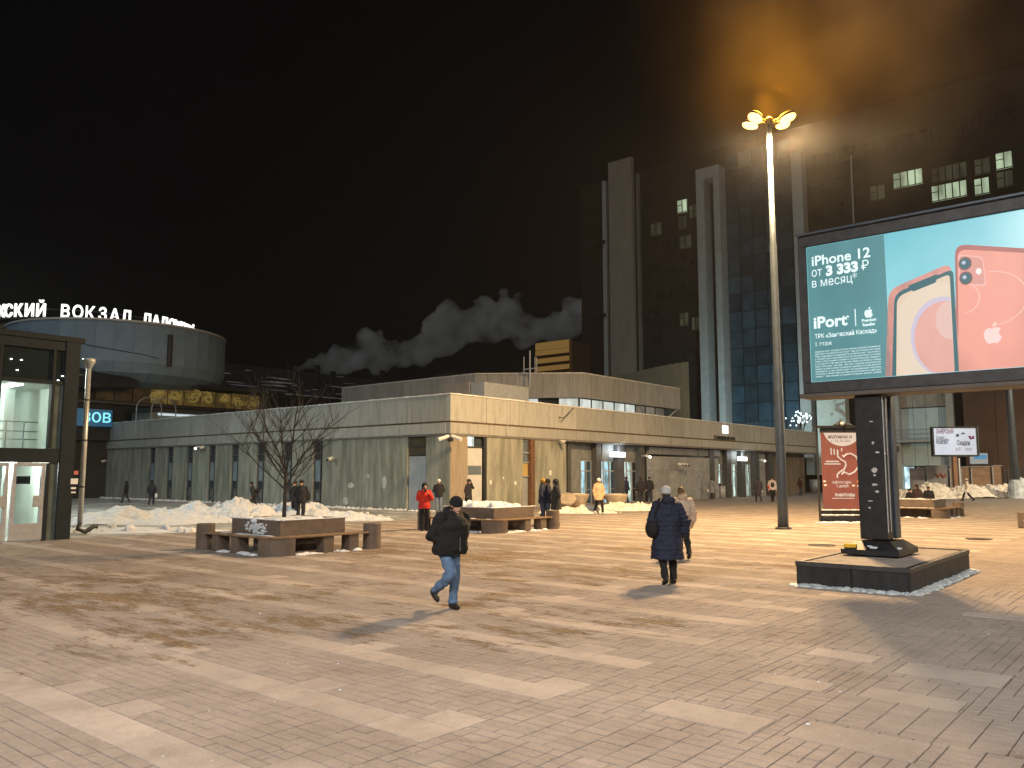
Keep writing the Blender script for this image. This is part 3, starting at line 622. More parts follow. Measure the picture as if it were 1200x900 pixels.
for txt, a0 in (('ЛАДОЖСКИЙ', -68.5), ('ВОКЗАЛ', -11.0), ('ЛАДОЖСКИЙ', 29.0), ('ВОКЗАЛ', 87), ('ЛАДОЖСКИЙ', 132), ('ВОКЗАЛ', 192), ('ВОКЗАЛ', 237)):
    for k, ch in enumerate(txt): letter(ch, a0 + k * 5.75)

# ------------------------------------------------------------------ glass pavilion at the left
YV = 27.83
pav = thing('glass_pavilion', (10, YV, 0), 'dark framed glass metro pavilion lit inside at the left edge', 'pavilion')
pf = mat('pavilion_frame', (.013, .018, .021), .5, spec=.2, metal=0, var=.2, vscale=4, bump=.1)
X1 = 11.2; XL = 2.0
MB().box(10.78, YV - .05, 0, 11.22, YV + .4, 6.36, .01).build('corner_column', pf, pav)
MB().box(XL, YV - .06, 6.3, 11.35, YV + 5.5, 6.48, .01).build('roof', pf, pav)
MB().box(XL, YV - .02, 6.0, 10.77, YV + .2, 6.29).build('beam', pf, pav)
MB().box(XL, YV - .02, 4.9, 10.77, YV + .15, 5.02).build('beam', pf, pav)
MB().box(XL, YV - .02, 2.42, 10.77, YV + .2, 2.86).build('beam', pf, pav)
for x in (8.9, 10.42, 7.4, 5.9): MB().box(x, YV - .03, 2.865, x + .09, YV + .18, 6.0).build('mullion', pf, pav)
for x0, x1 in ((9.0, 10.41), (10.52, 10.77), (7.5, 8.89), (6.0, 7.39)):
    MB().box(x0, YV + .06, 5.03, x1, YV + .08, 5.99).build('pane', mat('dark_pane', (.015, .022, .022), .08, spec=.8), pav)
for x0, x1 in ((9.0, 10.41), (7.5, 8.89), (6.0, 7.39)): MB().box(x0, YV + .06, 2.87, x1, YV + .08, 4.89).build('pane', glass('clear_glass', (.85, .9, .88), .07), pav)
MB().box(10.52, YV + .05, 0, 10.77, YV + .07, 4.89).build('pane', mat('tinted_pane', (.09, .11, .10), .15, spec=.7, var=.3), pav)
steel = mat('brushed_steel', (.36, .36, .37), .35, metal=.25, var=.12, vscale=5)
def pav_door(x0, x1):
    f = MB().box(x0, YV - .02, .04, x0 + .1, YV + .1, 2.41).box(x1 - .1, YV - .02, .04, x1, YV + .1, 2.41).box(x0 + .1, YV - .015, 2.3, x1 - .1, YV + .095, 2.41).box(x0 + .1, YV - .015, .04, x1 - .1, YV + .095, .55)
    d = f.build('door', steel, pav); MB().box(x0 + .1, YV + .03, .55, x1 - .1, YV + .05, 2.3).build('pane', MATS['clear_glass'], d); MB().box(x1 - .32, YV - .06, 1.05, x1 - .05, YV - .02, 1.4, .01).build('handle', steel, d)
pav_door(9.47, 10.38); pav_door(8.42, 9.36); 
MB().box(XL, YV - .01, 0, 8.4, YV + .1, 2.41).build('side_panel', pf, pav)
MB().box(10.40, YV - .02, 0, 10.51, YV + .12, 2.41).build('mullion', pf, pav)
inw = mat('interior_wall', (.62, .66, .6), .6, var=.08)
MB().box(XL, YV + 5.0, 0, 11.1, YV + 5.1, 6.2).build('back_wall', inw, pav); MB().box(XL, YV + .3, -.02, 11.0, YV + 5, .03).build('interior_floor', mat('int_floor', (.35, .33, .3), .3), pav)
MB().box(XL, YV + .3, 2.5, 11.0, YV + 5, 2.8).build('interior_slab', inw, pav); MB().box(11.05, YV + .42, 0, 11.15, YV + 5, 6.2).build('side_wall', inw, pav)
MB().box(11.16, YV + .42, 0, 11.2, YV + 5, 6.2).build('side_cladding', mat('pav_side', (.05, .06, .06), .3), pav)
MB().box(XL, YV + .3, 4.95, 11.0, YV + 5, 5.05).build('ceiling', inw, pav)
for x in (6.2, 8.0, 9.6): 
    MB().box(x, YV + 1.0, 4.9, x + .35, YV + 4, 4.94).build('ceiling_light', lampwhite, pav); MB().box(x, YV + 1.0, 2.44, x + .35, YV + 4, 2.48).build('ceiling_light', lampwhite, pav)
for z in (3.15, 3.4, 3.7): MB().tube([(6, YV + .6, z), (10.3, YV + .6, z)], .02, 6).build('rail', galv, pav)
for x in (8.8, 9.4, 9.9): MB().tube([(x, YV + .6, 2.8), (x, YV + .6, 3.72)], .02, 6).build('post', galv, pav)
for x in (7.8, 9.9): MB().box(x, YV + 2.4, 2.8, x + .3, YV + 2.8, 4.9).build('pillar', inw, pav)
for x in (8.9, 10.1): MB().box(x, YV + 2.4, .03, x + .3, YV + 2.8, 2.5).build('pillar', inw, pav)
for (lx, lz) in ((8.6, 4.7), (8.6, 2.3), (10.2, 2.3)):
    L_ = bpy.data.lights.new('ceiling_lamp', 'POINT'); L_.energy = 190; L_.color = (.93, 1, .95); L_.shadow_soft_size = .25; lo_ = bpy.data.objects.new('ceiling_lamp', L_); C.objects.link(lo_); lo_.parent = pav; lo_.location = Vector((lx, YV + 2.0, lz)) - pav.location
MB().box(9.75, YV + .5, 1.75, 10.15, YV + .54, 2.0).build('hanging_screen', mat('screen_dark', (.02, .03, .04), .3), pav)
for px, py in ((13, 421), (25, 422), (20, 434), (73, 441), (68, 446)):
    g = onY(px, py, YV + .04); MB().lathe((g.x, YV + .03, g.z), [(.035, 0), (.03, .02)], 8).build('downlight', lampwhite, pav)
for (px, py, a, b, m) in ((89, 554, .13, .12, mat('red_label', (.4, .12, .08), .6)), (87, 564, .22, .18, mat('paper', (.62, .62, .6))), (86, 572, .16, .06, MATS['paper']), (86, 577, .14, .05, MATS['paper'])):
    g = onY(px, py, YV - .06); MB().box(g.x - a / 2, YV - .07, g.z - b / 2, g.x + a / 2, YV - .055, g.z + b / 2).build('sticker', m, pav)
# drainpipe
gp = onY(99, 520, 29.6); dp = thing('drainpipe', (gp.x, 29.6, 0), 'shiny galvanised drainpipe with a funnel head beside the pavilion', 'drainpipe')
x = gp.x; zt2 = onY(107, 420, 29.6).z
MB().tube([(x, 29.6, .35), (x, 29.6, zt2 - .35)], .085, 14).build('pipe', galv, dp, True); MB().lathe((x, 29.6, zt2 - .36), [(.085, 0), (.19, .2), (.21, .22), (.21, .34), (.18, .34)], 20).build('funnel', galv, dp, True)
for z in (1.6, 3.2, 4.6): MB().lathe((x, 29.6, z), [(.1, 0), (.1, .05)], 14).build('collar', darkmetal, dp)
MB().tube([(x, 29.6, .42), (x - .1, 29.5, .2), (x + .1, 29.4, .1), (x + .38, 29.4, .28), (x + .5, 29.4, .26)], .08, 12).build('spout', darkmetal, dp, True)
# ------------------------------------------------------------------ office tower
TX = 100.0
tw = thing('office_tower', (TX, 30, 0), 'tall dark office tower with pale fins and a few lit windows', 'building')
cladd = mat('tower_dark', (.016, .014, .013), .8, spec=.15, var=.25, vscale=.4, bump=.2)
MB().box(TX, -20, 0, TX + 30, 70.2, 46).build('wall', cladd, tw)
finm = mat('fin_concrete', (.14, .128, .112), .8, var=.15, vscale=.8, bump=.3, streak=.3)
finp = mat('fin_pale', (.33, .335, .32), .75, var=.12, vscale=1, bump=.3)
def yz(px, py): g = onX(px, py, TX); return g.y, g.z
def fin(pxa, pxb, py, z0, d, m, nm='fin'):
    ya, z = yz(pxa, py); yb, _ = yz(pxb, py); MB().box(TX - d, ya, z0, TX - .02, yb, z).build(nm, m, tw)
fin(716, 743, 193, 6, .8, mat('fin_beige', (.26, .225, .18), .8, var=.12, vscale=.8, streak=.3)); fin(708, 712, 214, 6, .6, finp); fin(747, 750, 205, 6, .5, finm)
y0, z0 = yz(823, 204); y1, _ = yz(832, 204); y2, _ = yz(843, 204); y3, _ = yz(850, 204)
MB().box(TX - 2, y0, 4, TX - .02, y1, z0).build('fin', finp, tw); MB().box(TX - 2, y2, 4, TX - .02, y3, z0).build('fin', finp, tw); MB().box(TX - 2, y1 - .01, z0 - 1.6, TX - .03, y2 + .01, z0 - .01).build('fin_lintel', finp, tw)
fin(932, 944, 184, 4, 1.6, finp); fin(961, 994, 455, 2, 1.4, mat('pale_stone', (.5, .52, .46), .7, var=.1)); fin(946, 955, 458, 2, 1.2, MATS['pale_stone'])
MB().tube([onX(997, 182, TX - 1.5), onX(1002, 300, TX - 1.5)], .09, 6).build('lightning_rod', finp, tw)
for z in (14, 25, 36):
    MB().box(TX - .95, yz(712, 300)[0], z, TX - .1, yz(707, 300)[0] + 1.0, z + .5).build('bracket', cladd, tw)
# curtain wall tiles between the fins (blue glass)
tile = mat('blue_tile', (.022, .048, .068), .22, var=.35, vscale=.5, spec=.7, randv=.35)
ya, yb = y3 - .1, yz(932, 300)[0] + .1; nx = 5; wy = (ya - yb) / nx
for iz in range(17):
    for iy in range(nx):
        t = rnd.uniform(-.05, .05); z = 4 + iz * 2.4; q = MB(); q.box(TX - .25 + t * .5, yb + iy * wy + .06, z, TX - .03, yb + (iy + 1) * wy - .06, z + 2.3); q.build('glass_tile', tile, tw)
# window bays
litm = glow('office_lit', (.62, .78, .52), .75, .5, .35); litd = glow('office_dim', (.30, .32, .18), .13, .5, .3)
towin = mat('tower_glass', (.02, .02, .022), .18, var=.4, vscale=.5, spec=.7)
def make_win(wy_, wz, m):
    q = MB(); q.mi = 0; q.box(-.12, 0, 0, -.02, wy_, wz); q.mi = 1
    n_ = max(2, round(wy_ / .75))
    for k in range(n_ + 1): q.box(-.22, wy_ * k / n_ - .05, 0, -.125, wy_ * k / n_ + .05, wz)
    q.box(-.215, .05, wz * .0, -.13, wy_ - .05, .09); q.box(-.215, .05, wz - .09, -.13, wy_ - .05, wz); q.box(-.215, wy_ * (n_ - 1) / n_, wz * .55, -.13, wy_ - .05, wz * .55 + .07)
    o = q.build("window", [m, cladd]); o.parent = tw; return o
lit_spots = [(1047, 1082, 213, .75, litm), (1092, 1134, 228, .75, litm), (1092, 1134, 207, 0, litd), (1142, 1160, 220, 0, litm), (1142, 1161, 197, 0, litd), (1167, 1187, 190, 0, litm), (1020, 1038, 228, 0, litd), (794, 806, 243, 0, litm), (808, 824, 249, 0, litd), (795, 806, 262, 0, litd), (797, 811, 285, 0, litd), (797, 808, 375, 0, litd), (811, 826, 380, 0, litd), (763, 776, 270, 0, litd), (1168, 1188, 212, 0, litd)]
wp = {}
occ = []
for (a, b, py, _, m) in lit_spots:
    ya_, zc = yz(a, py); yb_, _z = yz(b, py); wy_ = ya_ - yb_; occ.append((yb_ - .4, ya_ + .4, zc - 1.4, zc + 1.4))
    o = make_win(wy_, 1.9, m); o.location = Vector((TX, yb_, zc - .95)) - tw.location
base = {}
for (sa, sb, step) in ((690, 706, 2.6), (753, 822, 2.75), (948, 1200, 3.2)):
    ya_, yb_ = yz(sa, 300)[0], yz(sb, 300)[0]
    n_ = int((ya_ - yb_) / step)
    for k in range(n_):
        for fl in range(9):
            y_ = ya_ - (k + 1) * step; z_ = 13.5 + fl * 3.3
            if any(y_ < q_[1] and y_ + step - .6 > q_[0] and z_ < q_[3] and z_ + 1.8 > q_[2] for q_ in occ): continue
            key = step
            if key not in base: base[key] = make_win(step - .6, 1.8, towin); o = base[key]
            else: o = base[key].copy(); C.objects.link(o)
            o.location = Vector((TX, y_, z_)) - tw.location
# wing wall: lit entrance at the right, brown wall
en = thing('lit_entrance_block', (TX - 1, 23, 0), 'pale entrance block of the tower washed in cold light', 'building')
yA, zA = yz(1057, 457); yB, zB_ = yz(1116, 457)
pal = mat('pale_panel', (.40, .50, .52), .6, var=.15, vscale=.6, bump=.2, randv=.06)
for k in range(4): 
    w_ = (yA - yB) / 4; MB().box(TX - 1, yB + k * w_ + .02, 3.0, TX - .8, yB + (k + 1) * w_ - .02, 9.4).build('panel', pal, en); MB().box(TX - 1.1, yB + k * w_ + .02, 9.5, TX - .8, yB + (k + 1) * w_ - .02, 12).build('panel', mat('beige_panel', (.26, .24, .2), .7, var=.25, vscale=1.5, bump=.4), en)
for y_ in (yA, yB - .3): MB().box(TX - 1.7, y_, 0, TX - .8, y_ + .7, 12.1).build('column', finp, en)
for z_ in (6.0, 6.5, 7.0): MB().tube([(TX - 1.9, yB, z_), (TX - 1.9, yA + .8, z_)], .05, 6).build('rail', greymetal, en)
MB().box(TX - 2.2, yB - .3, 5.6, TX - 1.1, yA + .9, 5.8).build('balcony', finp, en)
for k in range(4): MB().box(TX - 1.02, yB + .2 + k * 1.3, .1, TX - .9, yB + 1.2 + k * 1.3, 2.9).build('door', interior_c if k in (1, 3) else winglass, en)
ew = thing('brown_wall_block', (TX - 2, 10, 0), 'plain dark brown wall right of the lit entrance', 'building')
br = mat('brown_clad', (.075, .042, .03), .7, var=.15, vscale=.5, bump=.2, randv=.08)
for k in range(6): MB().box(TX - 2.2, 19.2 - (k + 1) * 3.0 + .02, 0, TX - 1.2, 19.2 - k * 3.0 - .02, 13).build('panel', br, ew)
cv = thing('entrance_canopy', (TX - 4, 27, 0), 'low canopy on round columns beside the lit entrance', 'canopy')
ya_, _ = yz(1010, 520); yb_, _ = yz(1058, 520)
MB().box(TX - 6, yb_, 4.6, TX - 1.8, ya_, 5.2).build('roof', darkmetal, cv)
for y_ in (yb_ + .5, (ya_ + yb_) / 2, ya_ - .5): MB().tube([(TX - 5.6, y_, 0), (TX - 5.6, y_, 4.6)], .16, 12).build('column', greymetal, cv)
for k in range(4): MB().box(TX - 5.0, yb_ + .6 + k * 1.1, 4.5, TX - 3.5, yb_ + 1.1 + k * 1.1, 4.58).build('ceiling_light', glow('canopy_light', (.9, 1, .7), 5), cv)
# curved wall and louvred penthouse behind the roof
p0 = onX(697, 436, 84); p1 = onX(807, 425, 84); 
cw = thing('curved_wall', (84, p1.y, 6), 'pale greenish curved wall rising behind the station roof', 'wall')
ycc = p1.y; 
rings = []
N = 14
pa = Vector((72.0, 0)); 
ptsc = []
for k in range(N + 1):
    t = k / N; px = 695 + t * 112; d_ = 92 - 10 * math.sin(t * math.pi / 2 * .9); a_ = ray(px, 430); L_ = math.hypot(a_[0], a_[1]); ptsc.append((a_[0] / L_ * d_, a_[1] / L_ * d_))
gm = mat('green_wall', (.22, .24, .19), .8, var=.1, vscale=.6, randv=.03)
for k in range(N):
    a_, b_ = ptsc[k], ptsc[k + 1]; d0 = Vector((a_[0], a_[1])).normalized() * .5
    MB().poly([a_, b_, (b_[0] + d0.x, b_[1] + d0.y), (a_[0] + d0.x, a_[1] + d0.y)], 5, 2.05 + 82 * 131 / 966 - (1 - k / N) * .7).build('wall_panel', gm, cw)
lv = thing('louvred_penthouse', (80, 62, 6), 'wooden louvred rooftop box lit orange in front of the tower', 'penthouse')
p0 = onX(629, 402, 80); p1 = onX(668, 400, 80); p2 = onX(681, 402, 82); zb_ = 7
orange = mat('lit_wood', (.36, .22, .08), .7, var=.15, vscale=.6, streak=6, emit=(.35, .2, .05), estr=.35)  # warm light on the louvres put in as emission of the wood
MB().box(80.1, p2.y, zb_, 84, p0.y - .1, p0.z - .2).build('core', mat('wood_dark', (.05, .03, .015), .8), lv)
H_ = p0.z - zb_
for k in range(8):
    z_ = p0.z - .1 - k * 1.0; MB().box(79.7, p1.y, z_ - (.55 if k else .9), 80.05, p0.y, z_).build('slat', orange, lv)
MB().box(79.8, p2.y, zb_, 80.06, p1.y - .02, p0.z).build('side_panel', mat('orange_dim', (.16, .09, .035), .7), lv)  # darker copy of the slat wood, without its glow
# dome greenhouse roof behind penthouse
dmr = thing('glass_dome', (58, 60, 9), 'low ribbed dome just above the penthouse roofline', 'dome')
g = atD(535, 446, 78); q = MB()
for k in range(9):
    t = math.pi * k / 8 + HEAD; q.tube([(g.x + 3.6 * math.cos(t) * math.cos(s), g.y + 3.6 * math.sin(t) * math.cos(s), g.z - 1.2 + 1.9 * math.sin(s)) for s in [math.pi * i_ / 10 for i_ in range(11)]], .07, 5)
q.build('ribs', darkmetal, dmr); MB().lathe((g.x, g.y, g.z - 1.2), [(3.5 * math.cos(s), 1.8 * math.sin(s)) for s in [math.pi / 2 * i_ / 6 for i_ in range(7)]], 24, False).build('shell', mat('dome_shell', (.04, .05, .045), .3), dmr)
# garland seen on the terrace in front of the tower
gl = thing('light_garland', onX(938, 490, 93), 'tangle of white fairy lights on a bush above the station roof', 'fairy lights'); q = MB(); g = gl.location
for _ in range(46): q.blob((g.x + rnd.uniform(-1, 1), g.y + rnd.gauss(0, .6), g.z + rnd.gauss(0, .38)), (.09,) * 3, sub=1)
q.build('bulbs', glow('garland', (.85, 1, 1), 3), gl)['kind'] = 'stuff'; q = MB()
for _ in range(14):
    a_ = rnd.uniform(0, 6.28); q.tube([(g.x, g.y, 6.3), (g.x + .3 * math.cos(a_), g.y + .6 * math.sin(a_), g.z - .5), (g.x + .9 * math.cos(a_), g.y + 1.3 * math.sin(a_), g.z + rnd.uniform(0, .8))], [.06, .04, .02], 5)
q.build('stems', mat('bark', (.05, .04, .03), .9), gl)
# assumed unseen cold floodlight, added on the roof to light the tower foot
fl = thing('assumed_roof_floodlight', (86, 40, 6.3), 'assumed unseen cold white floodlight, added on the station roof and aimed at the tower', 'floodlight')
MB().box(85.7, 39.7, 6.3, 86.0, 40.3, 6.7, .02).build('housing', darkmetal, fl); MB().box(86.01, 39.75, 6.35, 86.04, 40.25, 6.65).build('lens', lampwhite, fl)
L = bpy.data.lights.new('floodlight', 'SPOT'); L.energy = 5600; L.color = (.60, .92, 1); L.spot_size = R(150); L.spot_blend = .8; L.shadow_soft_size = .2
lo = bpy.data.objects.new('assumed_floodlight_beam', L); C.objects.link(lo); lo.location = Vector((86.3, 40, 6.8)) - fl.location; lo.rotation_euler = Vector((.95, .0, .28)).to_track_quat('-Z', 'Y').to_euler(); lo.parent = fl
# ------------------------------------------------------------------ street lamps
pole_m = mat('painted_pole', (.07, .09, .115), .45, metal=.4, var=.2, vscale=3, bump=.1, stain=(5, (.3, .28, .25), .62, .5))
sod = glow('sodium_glass', (1.0, .56, .14), 5.5)
def street_lamp(x, y, h, label, watts, col, heads=4, soft=.25):
    t = thing('street_lamp', (x, y, 0), label, 'street lamp', 'tall street lamps of the square')
    MB().lathe((x, y, 0), [(.20, 0), (.19, 1.2), (.165, 6), (.15, 6.05), (.13, 11), (.115, 11.05), (.085, h)], 16).build('pole', pole_m, t, True)
    MB().lathe((x, y, 0), [(.30, 0), (.30, .05), (.22, .08)], 16).build('base_flange', darkmetal, t)
    q = MB(); q.lathe((x, y, h - .1), [(.16, 0), (.16, .25), (.05, .35)], 12)
    hp = []
    for k in range(heads):
        a = HEAD - R(90) + (R(25), R(-28), R(152), R(208))[k]; dx, dy = math.cos(a), math.sin(a); q.tube([(x, y, h), (x + dx * .55, y + dy * .55, h + .12)], .035, 6); hp.append((x + dx * .72, y + dy * .72, h + .05, a))
    q.build('crown', darkmetal, t)
    for k, (hx, hy, hz, a) in enumerate(hp):
        q = MB(); q.blob((0, 0, .07), (.34, .24, .13), sub=3); hd = q.build('lamp_head', darkmetal, None, True); hd.parent = t; hd.location = (hx - x, hy - y, hz + .03); hd.rotation_euler = (0, R(-18), a)
        q = MB(); q.blob((0, 0, -.04), (.32, .23, .15), sub=3); gl_ = q.build('lamp_glass', sod, None, True); gl_.parent = hd
        L = bpy.data.lights.new('lamp_light', 'SPOT'); L.energy = watts / heads; L.color = col; L.shadow_soft_size = soft; L.spot_size = R(177); L.spot_blend = .45
        o = bpy.data.objects.new('lamp_light', L); C.objects.link(o); o.parent = t; o.location = (hx - x + .1 * math.cos(a), hy - y + .1 * math.sin(a), hz - .42); o.rotation_euler = Vector((math.cos(a) * .25, math.sin(a) * .25, -1)).to_track_quat('-Z', 'Y').to_euler()
    return t
street_lamp(30.6, 12.3, 16.0, 'tall grey street lamp with four glowing orange heads', 44000, (1.0, .67, .33))
street_lamp(-12, 4, 15, 'unseen street lamp assumed behind the viewer at the left, added as foreground fill', 23000, (1.0, .93, .86), 4, .8)  # unseen lamp, assumed behind the viewer and added to fill the foreground
street_lamp(3, -16, 15, 'unseen street lamp assumed behind the viewer at the right, added as fill', 19000, (1.0, .92, .84), 4, .8)  # likewise assumed and out of view, added for more fill from behind
street_lamp(12, 46, 13, 'unseen street lamp assumed beyond the glass pavilion, added to brighten the left wall', 9000, (.88, 1.0, .90), 4, .6)  # assumed lamp out of view, added as cool fill on the left wall
street_lamp(76, -7, 15, 'unseen lamp added beyond the right edge to light the far square', 36000, (1.0, .80, .52), 4, .4)  # this and the next: unseen lamps added to brighten the far right
street_lamp(62, 10 - 22, 15, 'second unseen lamp added beyond the right edge of the view', 16000, (1.0, .80, .52), 4, .4)
L = bpy.data.lights.new('mist_fill_light', 'POINT'); L.energy = 5200; L.color = (1, .38, .02); L.shadow_soft_size = .3; o = bpy.data.objects.new('mist_fill_light', L); C.objects.link(o); o.location = (30.6, 12.3, 16.9)  # extra point light above the heads, added to make the mist glow
# ------------------------------------------------------------------ big lit billboard
XB = 17.5
scr = lambda px, py, o=0.0: Vector((XB - o, onX(px, py, XB).y, onX(px, py, XB).z))
YL, YR, Z0, Z1 = 6.47, .2, 3.76, 7.22
bb = thing('billboard', (XB + .3, 5.1, 0), 'large backlit phone advertisement billboard on a dark steel column', 'billboard', )
q = MB(); q.box(XB - .05, YR, Z1 - .25, XB + .55, YL, Z1, .02); q.box(XB - .05, YR, Z0, XB + .55, YL, Z0 + .25, .02); q.box(XB - .048, YL - .17, Z0 + .25, XB + .545, YL, Z1 - .25); q.box(XB - .048, YR, Z0 + .25, XB + .545, YR + .17, Z1 - .25)
q.build('frame', darkmetal, bb)
MB().box(XB + .04, YR + .17, Z0 + .25, XB + .50, YL - .17, Z1 - .25).build('casing', blackmetal, bb)
MB().box(XB - .16, YR - .1, Z0 - .09, XB + .62, YL + .04, Z0 - .005, .01).build('bottom_beam', mat('beam_brown', (.10, .085, .075), .6, var=.2), bb); MB().box(XB - .10, YR, Z1 + .003, XB + .56, YL + .03, Z1 + .06, .01).build('top_cap', pole_m, bb)
cy_bg = bpy.data.materials.new('screen_cyan'); cy_bg.use_nodes = True
_n = cy_bg.node_tree.nodes; _l = cy_bg.node_tree.links; _b = _n['Principled BSDF']; _b.inputs['Base Color'].default_value = (.02, .02, .02, 1); _b.inputs['Roughness'].default_value = .25
_g = _n.new('ShaderNodeNewGeometry'); _s = _n.new('ShaderNodeSeparateXYZ'); _l.new(_g.outputs['Position'], _s.inputs[0]); _m = _n.new('ShaderNodeMapRange'); _m.inputs[1].default_value = 7.0; _m.inputs[2].default_value = 4.0; _l.new(_s.outputs[2], _m.inputs[0])
_no = _n.new('ShaderNodeTexNoise'); _no.inputs['Scale'].default_value = .9; _l.new(_g.outputs['Position'], _no.inputs['Vector']); _a = _n.new('ShaderNodeMath'); _a.operation = 'MULTIPLY_ADD'; _a.inputs[1].default_value = .5; _l.new(_no.outputs['Fac'], _a.inputs[0]); _l.new(_m.outputs[0], _a.inputs[2])
_r = _n.new('ShaderNodeValToRGB'); _r.color_ramp.elements[0].color = (.15, .52, .61, 1); _r.color_ramp.elements[1].color = (.40, .80, .86, 1); _r.color_ramp.elements[1].position = 1.0; _r.color_ramp.elements[0].position = .2; _l.new(_a.outputs[0], _r.inputs[0]); _l.new(_r.outputs[0], _b.inputs['Emission Color']); _b.inputs['Emission Strength'].default_value = 1.0
screen = MB().box(XB, YR + .17, Z0 + .25, XB + .03, YL - .17, Z1 - .25).build('screen', cy_bg, bb)
SL0, SL1 = YL - .17, scr(1037, 300).y
MB().box(XB - .004, SL1, Z0 + .26, XB - .001, SL0 - .01, Z1 - .26).build('text_panel', glow('screen_teal', (.10, .30, .325), 1.0, .8, .8), bb)
def flat(pts, name, m, o):
    """flat printed shape on the screen"""
    q = MB(); q.add([(XB - o, p[0], p[1]) for p in pts], [tuple(t) for t in tessellate_polygon([[Vector((p[0], p[1], 0)) for p in pts]])]); return q.build(name, m, bb)
def rpoly(c, rad, n=6):
    """polygon in (y,z) with rounded corners"""
    out = []; N = len(c)
    for i in range(N):
        p = Vector(c[i]); a = Vector(c[i - 1]); b = Vector(c[(i + 1) % N]); r = rad[i] if isinstance(rad, (list, tuple)) else rad
        if r == 0: out.append(p); continue
        u = (a - p).normalized() * r; v = (b - p).normalized() * r
        for k in range(n + 1):
            t = k / n; out.append((p + u) * (1 - t) ** 2 + p * 2 * t * (1 - t) * .9 + (p + v) * t ** 2 + p * 2 * t * (1 - t) * .1)
    return out
S2 = lambda px, py: (scr(px, py).y, scr(px, py).z)
rose = glow('phone_rim', (.72, .33, .28), 1.0, 3, .75); rose2 = glow('phone_back', (.88, .37, .29), 1.0, .7, .74); rose3 = glow('phone_edge', (.48, .17, .15), 1.0, 2, .8); teal = glow('phone_bezel', (.035, .14, .16), 1.0); cream = glow('phone_glass', (.84, .66, .50), 1.0, .8, .84)
zbt = Z0 + .262
def cut(pts): return [(p[0], max(p[1], zbt)) for p in pts]
flat(cut(rpoly([S2(1039, 470), S2(1041, 340), S2(1114, 308), S2(1130, 470)], [0, .22, .17, 0])), 'phone_front_rim', rose, .004)
flat(cut(rpoly([S2(1047, 470), S2(1048, 344), S2(1117, 315), S2(1126, 470)], [0, .2, .12, 0])), 'phone_front_bezel', teal, .006)
flat(cut(rpoly([S2(1052, 470), S2(1051, 348), S2(1113, 321), S2(1121, 470)], [0, .17, .09, 0])), 'phone_front_glass', cream, .008)
flat(rpoly([S2(1064, 335), S2(1099, 321), S2(1097, 331), S2(1070, 342)], .03), 'phone_notch', teal, .010)
def disc(px, py, r, name, m, o, k=1.25, a0=0, a1=360): c = S2(px, py); n = 28; return flat([(c[0] + r * math.cos(R(a0 + (a1 - a0) * i_ / n)), c[1] + k * r * math.sin(R(a0 + (a1 - a0) * i_ / n))) for i_ in range(n if a1 - a0 == 360 else n + 1)], name, m, o)
def clipdisc(px, py, r, name, m, o, k, ylo, yhi): 
    c = S2(px, py); n = 40; flat([(min(max(c[0] + r * math.cos(6.2832 * i_ / n), ylo), yhi), max(c[1] + k * r * math.sin(6.2832 * i_ / n), zbt)) for i_ in range(n)], name, m, o)
yl_, yr_ = S2(1054, 420)[0], S2(1118, 420)[0]
clipdisc(1098, 392, .80, 'wallpaper_ring', glow('wall_peach', (.80, .66, .52), 1), .0085, 1.3, yr_, yl_); clipdisc(1105, 394, .58, 'wallpaper_ring', glow('wall_lilac', (.62, .55, .68), 1), .009, 1.35, yr_, yl_); clipdisc(1107, 396, .54, 'wallpaper_ring', glow('wall_pink', (.80, .42, .36), 1, 1.2, .85), .0095, 1.35, yr_, yl_); clipdisc(1113, 375, .25, 'wallpaper_ring', glow('wall_pale', (.78, .52, .46), 1), .010, 1.5, yr_, yl_)
flat(cut(rpoly([S2(1123, 470), S2(1119, 286), S2(1215, 292), S2(1222, 470)], [0, .22, .2, 0])), 'phone_back_rim', rose3, .0035)
flat(cut(rpoly([S2(1126, 470), S2(1122, 292), S2(1211, 297), S2(1217, 470)], [0, .18, .16, 0])), 'phone_back_panel', rose2, .0055)
flat(rpoly([S2(1123, 298), S2(1152, 301), S2(1156, 336), S2(1124, 333)], .09), 'camera_island', glow('island_edge', (.9, .5, .45), 1), .0075); flat(rpoly([S2(1124, 299.5), S2(1151, 302.5), S2(1154.5, 334), S2(1125, 331.5)], .09), 'camera_island', glow('island', (.72, .33, .28), 1), .0090)
for px, py in ((1131, 309), (1132, 326)):
    disc(px, py, .115, 'camera_ring', glow('ring_dark', (.25, .1, .1), 1), .0105, 1.15); disc(px, py, .092, 'camera_lens', teal, .012, 1.15); disc(px - 1.5, py - 1, .035, 'lens_glint', glow('glint', (.5, .55, .7), 1), .0135, 1.1)
disc(1147, 318, .05, 'camera_flash', glow('flash', (1, .85, .8), 1), .0105)
for (px, py, r, k) in ((1128, 350, .30, 2.0), (1160, 350, .62, 1.7)):
    c = S2(px, py); flat([(c[0] - r * math.sin(t * .1), c[1] + k * r * .5 * math.cos(t * .1)) for t in range(32)] + [(c[0] - (r - .02) * math.sin(t * .1), c[1] + k * (r - .02) * .5 * math.cos(t * .1)) for t in range(31, -1, -1)], 'back_curve', glow('curve_light', (.95, .55, .48), 1), .0075)
